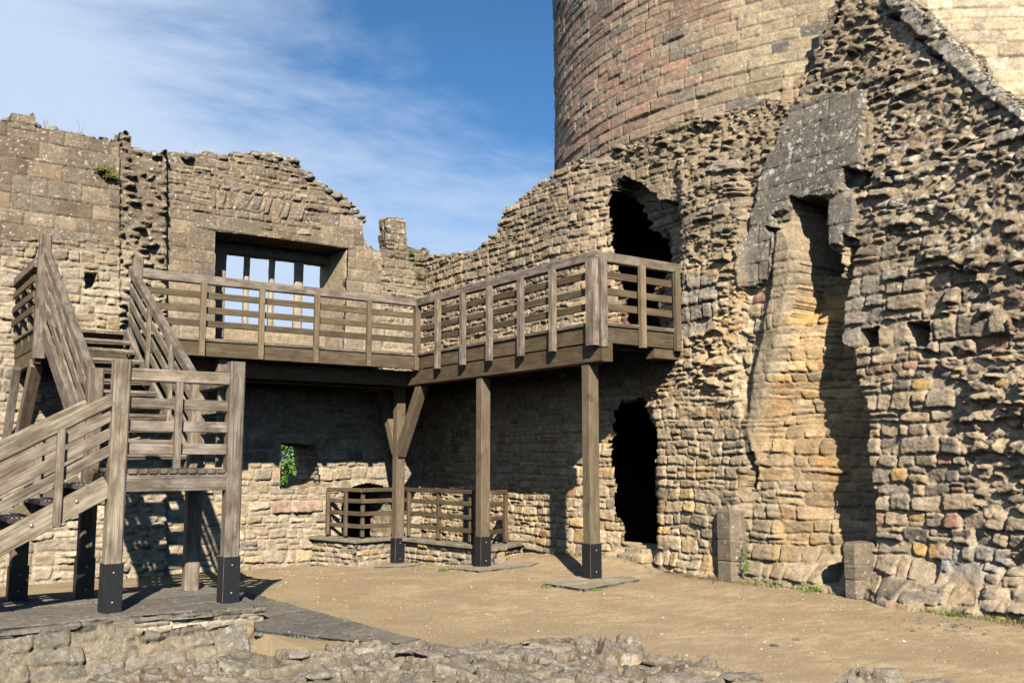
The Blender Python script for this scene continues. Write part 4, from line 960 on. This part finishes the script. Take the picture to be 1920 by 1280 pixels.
c_ = mixc(t_, rng_(t_, f_, 0.4, 0.62, 0, 1, True), (0.155, 0.145, 0.108, 1), (0.24, 0.21, 0.16, 1)); c_ = mixc(t_, 1.0, c_, comb(t_, rng_(t_, g_, 0.3, 0.7, 0.8, 1.2)), 'MULTIPLY')
t_.links.new(c_, b_.inputs['Base Color']); t_.links.new(bump(t_, g_, 0.4, 0.01), b_.inputs['Normal']); M_COPE = m_
CP, CZ = curb()
CR = empty('guard_railing', (-1.5, 7.0, CZ), label='small brown timber railing standing on the low curb wall around the sunken arch', cat='railing')
def on_curb(px):
    best = None
    for i in range(4):
        a, b = np.array(CP[i]), np.array(CP[i+1]); d = (b-a); L = np.linalg.norm(d); d /= L; n = np.array([d[1], -d[0]])
        if n@(CAM[:2]-a) < 0: n = -n
        for t in np.linspace(0, 1, 60):
            p = a+d*L*t-n*0.12; q, _ = proj(p[0], p[1], CZ+0.5)
            if best is None or abs(q-px) < best[0]: best = (abs(q-px), p)
    return best[1]
kn = [on_curb(v) for v in (614, 678, 744, 918, 948)]
kn[-1] = kn[-1]
for i in range(4):
    p, q = kn[i], kn[i+1]
    one('top_rail', M_BROWN, CR, (*p, CZ+1.01+0.001*i), (*q, CZ+1.01+0.001*i), 0.09, 0.085, ch=0.01)
    for zz in (0.78, 0.52, 0.26): one('rail', M_BROWN, CR, (*p, CZ+zz), (*q, CZ+zz), 0.035, 0.09)
for v in (614, 648, 680, 767, 823, 882, 948):
    p = on_curb(v); d = CAM[:2]-p; d /= np.linalg.norm(d); p = p+d*0.05
    b = one('baluster', M_BROWN, CR, (*p, CZ+0.05), (*p, CZ+0.97), 0.075, 0.075, up=(0, 1, 0))
    one('metal_foot', M_BLACK, b, (*p, CZ-0.0), (*p, CZ+0.05), 0.05, 0.05, up=(0, 1, 0))
# ------------------------------------------------------------------ FOREGROUND: broken wall top close to the camera
def cam_xy(X, Y): return CAM[0]+RIGHT[0]*X+FLAT[0]*Y, CAM[1]+RIGHT[1]*X+FLAT[1]*Y
def foreground():
    # left: steep broken face below the platform
    u, z = grid(-12.3, -4.9, -1.6, 0.26, 0.016)
    y0 = -0.62; lean = lambda Z: -(0.12-np.minimum(Z, 0.12))*0.55
    px, py = proj(u, y0+lean(z), z)
    s = pack_rows(u, z, 121, 0.20, 0.45, 0.36, 0.5, 0.09, 0.25, 0.06); s2 = pack_vor(u, z, 131, 0.24, 0.12, 0.05, 3.0)
    s = pick(s, ((vn(s['cu']*2.3, s['cz']*3.1, 8) > 0.6).astype(float), s2))
    h, m = relief(s, u, z, 0.05, 0.008, 0.020, 0.045, 0.30, 122, 0.03)
    h = h+0.12*(fbm(u*1.3, z*1.6, 123, 4)-0.5)+0.05*(h2(np.floor(s['cu']*40), np.floor(s['cz']*40), 5)-0.5)*m
    top = [(-300, 1185), (0, 1190), (60, 1180), (110, 1186), (160, 1176), (250, 1168), (262, 1186), (330, 1174), (375, 1170), (410, 1186), (470, 1188), (540, 1196), (640, 1205), (640, 2000), (-300, 2000)]
    cx, cy = proj(s['cu'], y0+lean(s['cz']), s['cz'])
    keep = inside(top, px, py*0.5+cy*0.5) > 0.5
    col = colours(s, u, z, [BUFF, GREY, TAN, (0.30, 0.265, 0.215), PINK], [3, 3, 1.6, 3, 0.4], (0.36, 0.29, 0.20), m, 124)
    wx = np.stack([0.30+0.25*(s['R'][7] > 0.7)+0*u, 0.55+0*u, 0.18+0*u], -1)
    o = sheet('ruined_wall', u, z, h, keep, lambda U, Z, H: (U, y0+lean(Z)-H*0.85, Z+H*0.3), lambda U, Z: -0.5+0*U, M_FG, None, col, wx, K=4, backface=False)
    tag(o, 'near broken rubble wall of big lichen-spotted stones, in front of the stone platform', 'ruined wall')
    # middle and right: wall top seen from above
    U, V = grid(-3.5, 5.6, 6.6, 9.9, 0.014)
    px0 = U
    s = pack_vor(U+V*0.25, V, 125, 0.50, 0.24, 0.08, 3.4); s2 = pack_vor(U+V*0.25, V, 135, 0.20, 0.12, 0.05, 2.6)
    s = pick(s, ((vn(s['cu']*2.3, s['cz']*3.1, 9) > 0.55).astype(float), s2))
    h, m = relief(s, U, V, 0.03, 0.010, 0.012, 0.020, 0.7, 126, 0.015)
    edge = [(-100, 1240), (300, 1240), (460, 1202), (520, 1206), (560, 1212), (620, 1198), (660, 1190), (740, 1190), (800, 1196), (860, 1202), (905, 1190), (1010, 1186), (1100, 1190), (1180, 1200), (1240, 1214), (1300, 1222), (1400, 1242), (1450, 1262),
            (1490, 1288), (1530, 1280), (1600, 1262), (1655, 1262), (1760, 1272), (1850, 1282), (1960, 1300), (2300, 1340)]
    E = np.array([onZ(a, b, 0.16) for a, b in edge]); EX = (E-CAM)@RIGHT; EY = (E-CAM)@FLAT
    o_ = np.argsort(EX); ye = np.interp(U, EX[o_], EY[o_])
    dd = ye-V+(fbm(U*3, V*3, 127, 3)-0.5)*0.3
    prof = sst(-0.28, 0.12, dd)
    hump = 0.13*(fbm(U*0.9, V*1.1, 128, 4)-0.5)+0.07*(fbm(U*2.3+4, V*2.6, 129, 5, 0.55)-0.5)+0.045*(h2(np.floor(s['cu']*40), np.floor(s['cz']*40), 3)-0.5)*m
    big = np.zeros_like(U)
    for (a, b, zz, rx, ry, hh, rot) in ((1128, 1183, 0.18, 0.34, 0.13, 0.10, 0.35), (1165, 1215, 0.18, 0.20, 0.16, 0.10, 0), (1060, 1200, 0.16, 0.4, 0.14, 0.06, 0.1), (700, 1204, 0.16, 0.2, 0.15, 0.07, 0), (1590, 1275, 0.14, 0.2, 0.12, 0.10, .2), (1660, 1270, .14, .15, .12, .1, 0)):
        p = onZ(a, b, zz)-CAM; X_, Y_ = p@RIGHT, p@FLAT
        lx = (U-X_)*math.cos(rot)+(V-Y_)*math.sin(rot); ly = -(U-X_)*math.sin(rot)+(V-Y_)*math.cos(rot)
        r = (np.abs(lx)/rx)**3+(np.abs(ly)/ry)**3; big = np.maximum(big, hh*sst(1.3, 0.6, r))
    Z = -0.25+prof*(0.34+hump+h)+prof*big*(0.8+0.4*fbm(U*8, V*8, 3, 3))
    X, Y = cam_xy(U, V); gz = ground_z(X, Y)-0.06
    Z = Z - 0.5*sst(6.2, 5.3, V)*0
    col = colours(s, U, V, [(0.30, 0.26, 0.205), GREY, (0.36, 0.315, 0.25), BUFF, TAN], [3.2, 2, 3, 2, 0.8], (0.27, 0.215, 0.15), m, 130)
    red = sst(0.56, 0.66, fbm(U*2.2, V*3, 132, 3))*(1-m); col = col*(1-0.6*red[..., None])+np.array((0.16, 0.075, 0.03))*0.6*red[..., None]
    wx = np.stack([0.32+0.25*(s['R'][7] > 0.6)+0*U, 0.42+0*U, 0.25*(1-m)], -1)
    keep = (Z > gz) & (dd > -0.45)
    def place(u_, v_, H): x_, y_ = cam_xy(u_, v_); return (x_, y_, H)
    idx = np.arange(U.size).reshape(U.shape); cell = keep[:-1, :-1] & keep[1:, :-1] & keep[:-1, 1:] & keep[1:, 1:]
    F = np.stack([idx[:-1, :-1], idx[:-1, 1:], idx[1:, 1:], idx[1:, :-1]], -1)[cell]
    Vv = np.stack([X, Y, Z], -1).reshape(-1, 3); used = np.zeros(len(Vv), bool); used[F.ravel()] = True; mp_ = np.cumsum(used)-1
    o = mesh_np('wall_footing', Vv[used], mp_[F], M_FG, None, col.reshape(-1, 3)[used], wx.reshape(-1, 3)[used])
    tag(o, 'flat broken top of an old wall, grey rock with pale lichen, nearest the camera', 'ruined wall')
foreground()
# ------------------------------------------------------------------ LOOSE STONES
def loose(p, r, seed, col, label, flat=0.6, group=None, rot=0.0, long=1.0, parent=None):
    rng = np.random.RandomState(seed); V = []; F = []; n, mm = 14, 9
    dirs = rng.normal(size=(9, 3)); dirs /= np.linalg.norm(dirs, axis=1)[:, None]; cut = rng.uniform(0.72, 0.95, 9)
    for j in range(mm+1):
        th = math.pi*j/mm
        for i in range(n):
            a = 2*math.pi*i/n; d = np.array([math.sin(th)*math.cos(a), math.sin(th)*math.sin(a), math.cos(th)])
            k = min([1.0]+[c/max(1e-3, d@e) for c, e in zip(cut, dirs) if d@e > 0])
            V.append(d*k*r*np.array([long, 1, flat]))
    V = np.array(V); V += (np.stack([vn(V[:, (a+1) % 3]*9/r*0.2+seed, V[:, (a+2) % 3]*9/r*.2, seed+a) for a in range(3)], -1)-0.5)*r*0.22
    cr, sr = math.cos(rot), math.sin(rot); V = V@np.array([[cr, sr, 0], [-sr, cr, 0], [0, 0, 1]])
    for j in range(mm):
        for i in range(n): F.append((j*n+i, j*n+(i+1) % n, (j+1)*n+(i+1) % n, (j+1)*n+i))
    o = mesh_np('capping_stone' if parent else 'loose_stone', V, F, M_FG if parent and parent.name.startswith('wall_foot') else M_STONE, None, np.tile(col, (len(V), 1)), np.tile((0.42 if parent else 0.15, 0.3, 0), (len(V), 1)), smooth=False)
    o.location = p
    if parent: o.parent = parent; o.matrix_parent_inverse = Matrix.Translation(parent.location).inverted(); return o
    return tag(o, label, 'stone', group)
def gpt(px, py):
    z = 0.0
    for _ in range(3): p = onZ(px, py, z); z = float(ground_z(p[0], p[1]))
    return np.array([p[0], p[1], z])
for k, (a, b, r, c, lb, fl, lg) in enumerate(((1452, 1211, 0.035, BLUE, 'small dark pebble on the gravel, the nearer of the two right of centre', 0.6, 1.3), (1492, 1200, 0.03, BLUE, 'small dark pebble on the gravel, the farther of the two right of centre', 0.6, 1.4),
        (1826, 1147, 0.17, GREY, 'grey angular boulder at the foot of the ruined wall, beside a dark gap', 0.8, 1.1), (1745, 1128, 0.10, BUFF, 'fallen stone at the foot of the ruined wall, left of the angular boulder', 0.6, 1.5),
        (1662, 1112, 0.12, BUFF, 'buff fallen block at the wall foot, right of the shorter pier stub', 0.6, 1.5), (1896, 1140, 0.24, BUFF, 'wide pale flat stone in the lower right corner by the wall foot', 0.4, 1.7))):
    p = gpt(a, b); p[2] += r*fl*0.5
    loose(p, r, 200+k, c, lb, fl, None, random.uniform(0, 3), lg)
pebs = []
for k in range(46):
    a = random.gauss(1790, 80); b = 1160+random.random()*28+(a-1790)*0.04
    if a > 1915 or a < 1620: continue
    p = gpt(a, b)
    o = loose(p+np.array([0, 0, 0.006]), random.uniform(0.012, 0.028), 300+k, BLUE if random.random() < 0.6 else GREY, 'small grey stone chip scattered on the gravel near the right wall foot', 0.6, 'stone chips near the right wall foot', 0, 1.2)
# stones bedded in the broken wall top nearest the camera: parts of it
def bedded():
    W = bpy.data.objects['wall_footing']; MV = np.empty(len(W.data.vertices)*3, np.float32); W.data.vertices.foreach_get('co', MV); MV = MV.reshape(-1, 3); rr = random.Random(12)
    for k in range(84):
        px = rr.uniform(480, 1490) if k < 72 else rr.uniform(1540, 1900); top_ = np.interp(px, [480, 560, 660, 800, 1180, 1300, 1400, 1490, 1540, 1650, 1900], [1212, 1222, 1198, 1204, 1200, 1228, 1248, 1282, 1284, 1266, 1296])
        py = top_+4+rr.random()**1.3*max(6, 1300-top_)
        p = onZ(px, py, 0.13); r = rr.uniform(0.05, 0.13)*(1 if px < 1500 else 0.8)
        dq = (MV[:, 0]-p[0])**2+(MV[:, 1]-p[1])**2; j = int(np.argmin(dq))
        if dq[j] > 0.002: continue
        p[2] = MV[j, 2]-r*0.12
        c = np.array((0.33, 0.29, 0.235))*rr.uniform(0.8, 1.25)*np.array((1, rr.uniform(.93, 1), rr.uniform(.85, 1)))
        o = loose(p, r, 900+k, c, None, rr.uniform(0.28, 0.45), None, TH+rr.gauss(0, 0.5), rr.uniform(1.3, 2.4), W)
        o.matrix_parent_inverse = Matrix(); o.rotation_euler = (rr.gauss(0, 0.12), rr.gauss(0, 0.12), 0)
bedded()
# loose stones lying along the broken wall tops: parts of their walls
def capping(parent, line, plane, n, seed, sz=(0.06, 0.15), col=(0.36, 0.33, 0.27)):
    rr = random.Random(seed); L = np.array(line, float); cum = np.concatenate([[0], np.cumsum(np.hypot(*(L[1:]-L[:-1]).T))])
    for k in range(n):
        t = (k+rr.random())/n*cum[-1]; px = np.interp(t, cum, L[:, 0]); py = np.interp(t, cum, L[:, 1])
        dep = rr.uniform(0.0, 0.35)
        p = onY(px, py+2, Y1+dep) if plane == 'Y' else onX(px, py+2, 1.66+0.36*sst(3.2, 1.2, np.array(onX(px, py, 1.8)[1]))+dep*0.6)
        r = rr.uniform(*sz); c = np.array(col)*rr.uniform(0.7, 1.15)
        o = loose(p+np.array([0, 0, -r*0.15]), r, seed*100+k, c, None, rr.uniform(0.5, 0.8), None, rr.uniform(0, 3), rr.uniform(1, 1.6), parent)
        if plane == 'Y' and k % 3: o.location = o.location+Vector((0, -0.02, 0))
capping(WW, [(5, 222), (60, 232), (140, 252), (215, 262)], 'Y', 9, 61)
capping(WW, [(243, 282), (310, 292), (400, 290), (500, 289), (565, 302)], 'Y', 24, 62, (0.07, 0.19))
capping(WW, [(568, 322), (600, 345), (660, 382), (684, 420)], 'Y', 13, 63, (0.06, 0.15))
capping(WW, [(766, 466), (795, 474)], 'Y', 3, 64, (0.05, 0.1))
capping(RW, [(800, 480), (900, 470), (935, 428), (960, 390), (1034, 330), (1130, 296)], 'X', 26, 65, (0.05, 0.13), (0.30, 0.27, 0.215))
# ------------------------------------------------------------------ PLANTS
def leafmesh(name, pts, size, mat, parent=None, seed=0, elong=1.6, upbias=0.0):
    rng = np.random.RandomState(seed); n = len(pts); pts = np.asarray(pts)
    d = rng.normal(size=(n, 3)); d[:, 2] += upbias*2; d /= np.linalg.norm(d, axis=1)[:, None]
    e = np.cross(d, rng.normal(size=(n, 3))); e /= np.linalg.norm(e, axis=1)[:, None]
    s = (size*rng.uniform(0.6, 1.3, n))[:, None]
    V = np.stack([pts-d*s*elong*0.5, pts+e*s*0.5, pts+d*s*elong*0.5, pts-e*s*0.5], 1).reshape(-1, 3)
    F = np.arange(4*n).reshape(-1, 4)
    return mesh_np(name, V, F, mat, parent, smooth=False)
def weed(px, py, r, n, label, mat=M_WEED, size=0.03, hgt=0.08, name='weed', seed=1, at=None, cat='weed'):
    p = gpt(px, py) if at is None else at
    rng = np.random.RandomState(seed); q = np.stack([p[0]+rng.normal(0, r*0.5, n), p[1]+rng.normal(0, r*0.35, n), p[2]+np.abs(rng.normal(0, hgt*0.5, n))], -1)
    o = leafmesh(name, q-p, size, mat, None, seed, 1.8, 0.6); o.location = p
    return tag(o, label, cat)
weed(1528, 1109, 0.16, 130, 'bright green weed tuft on the gravel in front of the chimney recess', seed=2)
weed(1369, 1084, 0.10, 120, 'leafy green weed at the foot of the taller pier stub', seed=3, hgt=0.14)
weed(832, 1070, 0.10, 70, 'small green weed on the gravel left of the middle walkway post', seed=4, hgt=0.04)
weed(1092, 1102, 0.10, 60, 'small weed along the left front edge of the largest flagstones', seed=5, hgt=0.03)
weed(1024, 1102, 0.07, 50, 'tiny weed at the left tip of the largest flagstones', seed=6, hgt=0.03)
weed(1120, 1107, 0.08, 50, 'low weed at the front corner of the largest flagstones', seed=7, hgt=0.03)
weed(1686, 1128, 0.12, 60, 'sparse weed at the wall foot below the fallen buff block', seed=8, hgt=0.04)
weed(1790, 1155, 0.14, 60, 'sparse weed beside the angular boulder at the right', seed=9, hgt=0.04)
weed(1500, 1104, 0.12, 60, 'thin strip of green weeds along the wall foot, left of the bright tuft', seed=10, hgt=0.03)
weed(0, 0, 0.06, 160, 'small creeping plant climbing in the corner beside the taller pier stub', seed=11, hgt=0.5, at=onX(1400, 1070, 1.72), size=0.02)
tw = Wood(); rr = random.Random(5)
p0 = gpt(1300, 1082)
for k in range(60):
    c0 = p0+np.array([rr.gauss(0, 0.12), rr.gauss(0, 0.5), rr.uniform(0.005, 0.05)]); a = rr.gauss(1.6, 0.5); L = rr.uniform(0.1, 0.35)
    tw.board(c0, c0+np.array([math.cos(a)*L, -math.sin(a)*L, rr.uniform(-0.01, 0.03)]), 0.006, 0.006, ch=0.001)
o = tw.build('dead_stalks', M_TWIG); tag(o, 'dry brown stalks along the wall foot, left of the taller pier stub', 'dead stalks')
# green seen through the openings behind the window wall
def shrub(x, y, z0, h, r, n, label, seed):
    rng = np.random.RandomState(seed); S = empty('shrub', (x, y, z0), label=label, cat='shrub')
    cl = [(rng.normal(0, r*0.4), rng.normal(0, r*0.3), h*rng.uniform(0.1, 1), r*rng.uniform(0.2, 0.42)) for _ in range(26)]
    pts = []
    for k in range(n):
        c = cl[rng.randint(26)]; d = rng.normal(size=3); d /= np.linalg.norm(d); pts.append((x+c[0]+d[0]*c[3], y+c[1]+d[1]*c[3], z0+c[2]+d[2]*c[3]))
    leafmesh('foliage', pts, 0.13, M_LEAF, S, seed, 1.4)
    W = Wood()
    for k in range(7):
        a = rng.uniform(0, 6.28); W.board((x, y, z0), (x+math.cos(a)*r*0.6, y+math.sin(a)*r*0.5, z0+h*rng.uniform(0.5, 0.9)), 0.03, 0.03)
    W.build('stem', M_TWIG, S)
q = onY(542, 872, 34.0); shrub(q[0], 34.0, -1.5, 7.0, 3.0, 14000, 'green bush seen through the small slit window under the walkway', 31)
q = onY(690, 980, 10.4)
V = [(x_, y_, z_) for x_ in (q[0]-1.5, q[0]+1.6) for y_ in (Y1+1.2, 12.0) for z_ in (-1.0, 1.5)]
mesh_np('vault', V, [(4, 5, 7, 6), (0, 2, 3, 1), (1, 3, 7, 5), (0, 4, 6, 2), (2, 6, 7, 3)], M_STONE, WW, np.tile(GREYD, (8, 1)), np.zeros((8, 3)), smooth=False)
q = onY(655, 990, 10.2); shrub(q[0], 10.3, -0.9, 0.9, 0.3, 2500, 'low green bush seen through the sunken arch behind the brown railing', 32)
# moss and stalks on the wall tops
def tuft(px, py, yplane, n, r, label, seed, mat=M_MOSS, hgt=0.1, size=0.03):
    p = onY(px, py, yplane); return weed(0, 0, r, n, label, mat, size, hgt, 'moss_tuft', seed, at=p, cat='moss')
tuft(192, 322, Y1-0.33, 220, 0.16, 'olive moss tuft hanging on the left ashlar wall near its top', 41, hgt=0.05)
tuft(208, 334, Y1-0.33, 260, 0.14, 'olive moss clump low on the right end of the left ashlar wall', 42, hgt=0.07)
tuft(771, 478, Y1-0.06, 200, 0.08, 'yellow green moss beside the thin upright wall fragment on the skyline', 43, M_WEED, 0.09, 0.02)
tuft(786, 520, Y1-0.06, 160, 0.06, 'yellow green moss running down the inner corner of the two walls', 44, M_MOSS, 0.14, 0.02)
for k, (px, py, lb) in enumerate(((83, 236, 'dry branching weed stalk on the far left wall top'), (152, 244, 'thin bent dry stalk on the left wall top, right of the branching one'), (357, 288, 'thin upright dry stalk on the wall top above the window wall'))):
    p = onY(px, py, Y1+0.1 if k < 2 else Y1+0.3); W = Wood(); rr = random.Random(k)
    for j in range(5 if k == 0 else 2):
        W.board((p[0], p[1], p[2]-0.1), (p[0]+rr.uniform(-0.1, 0.1), p[1], p[2]+rr.uniform(0.05, 0.22)), 0.006, 0.006, ch=0.001)
    tag(W.build('dry_stalk', M_TWIG), lb, 'weed stalk')

# loose gravel over the yard and thin dry grass along the wall feet: nobody could count either
def scatter():
    rng = np.random.RandomState(77); n = 9000
    X = rng.uniform(-5.3, 2.3, n); Y = rng.uniform(-8, 8.2, n)
    foot = rng.rand(n) < 0.35
    X = np.where(foot, np.where(rng.rand(n) < 0.6, 1.9-np.abs(rng.normal(0, 0.35, n)), X), X)
    Z = ground_z(X, Y)+noise_ground(X, Y)+0.003
    r = np.clip(rng.lognormal(-4.75, 0.45, n), 0.004, 0.03)
    base = np.array([[1, 0, 0], [0, 1, 0], [-1, 0, 0], [0, -1, 0], [0, 0, 0.7], [0, 0, -0.6]]); tri = np.array([[0, 1, 4], [1, 2, 4], [2, 3, 4], [3, 0, 4], [1, 0, 5], [2, 1, 5], [3, 2, 5], [0, 3, 5]])
    V = base[None]*r[:, None, None]*rng.uniform(0.6, 1.3, (n, 6, 1)); a = rng.uniform(0, 6.28, n)
    ca, sa = np.cos(a)[:, None], np.sin(a)[:, None]
    V = np.stack([V[..., 0]*ca-V[..., 1]*sa, V[..., 0]*sa+V[..., 1]*ca, V[..., 2]], -1)+np.stack([X, Y, Z], -1)[:, None]
    F = tri[None]+(np.arange(n)*6)[:, None, None]
    pal = np.array([(0.46, 0.36, 0.24), (0.34, 0.26, 0.17), (0.26, 0.22, 0.18), (0.55, 0.47, 0.36), (0.40, 0.27, 0.15)])[rng.randint(0, 5, n)]
    o = mesh_np('gravel', V.reshape(-1, 3), F.reshape(-1, 3), M_ASH, None, np.repeat(pal, 6, 0), np.zeros((n*6, 3)), smooth=False)
    tag(o, 'loose gravel and grit lying over the sandy courtyard', 'gravel', kind='stuff')
    n = 6500; t = rng.rand(n)
    side = rng.rand(n) < 0.62
    Y = np.where(side, rng.uniform(-7.2, 3.0, n), 8.22-np.abs(rng.normal(0, 0.10, n)))
    cl = fbm(Y*1.7+np.where(side, 0, 40), Y*0, 5, 3)
    Xw = 1.60+0.36*sst(3.2, 1.2, Y)
    Xs = Xw-0.10-np.abs(rng.normal(0, 0.11, n))-0.30*sst(-3.4, -4.2, Y)
    X = np.where(side, Xs, rng.uniform(-5.0, -2.9, n))
    k = (cl > 0.45); X = X[k]; Y = Y[k]; n = len(X)
    Z = ground_z(X, Y); L = rng.uniform(0.02, 0.08, n); a = rng.uniform(0, 6.28, n); w = 0.004
    P = np.stack([X, Y, Z], -1); T = P+np.stack([np.cos(a)*L*0.6, np.sin(a)*L*0.6, L], -1); S = np.stack([-np.sin(a)*w, np.cos(a)*w, 0*a], -1)
    V = np.stack([P-S, P+S, T+S*0.3, T-S*0.3], 1).reshape(-1, 3)
    o = mesh_np('ground_cover', V, np.arange(4*n).reshape(-1, 4), M_DRY, None, smooth=False)
    tag(o, 'thin dry grass and weeds along the foot of the walls', 'grass', kind='stuff')
M_DRY = plain('dry_grass', (0.20, 0.19, 0.07), 0.9, 0, 0, 6, 0.6)
scatter()
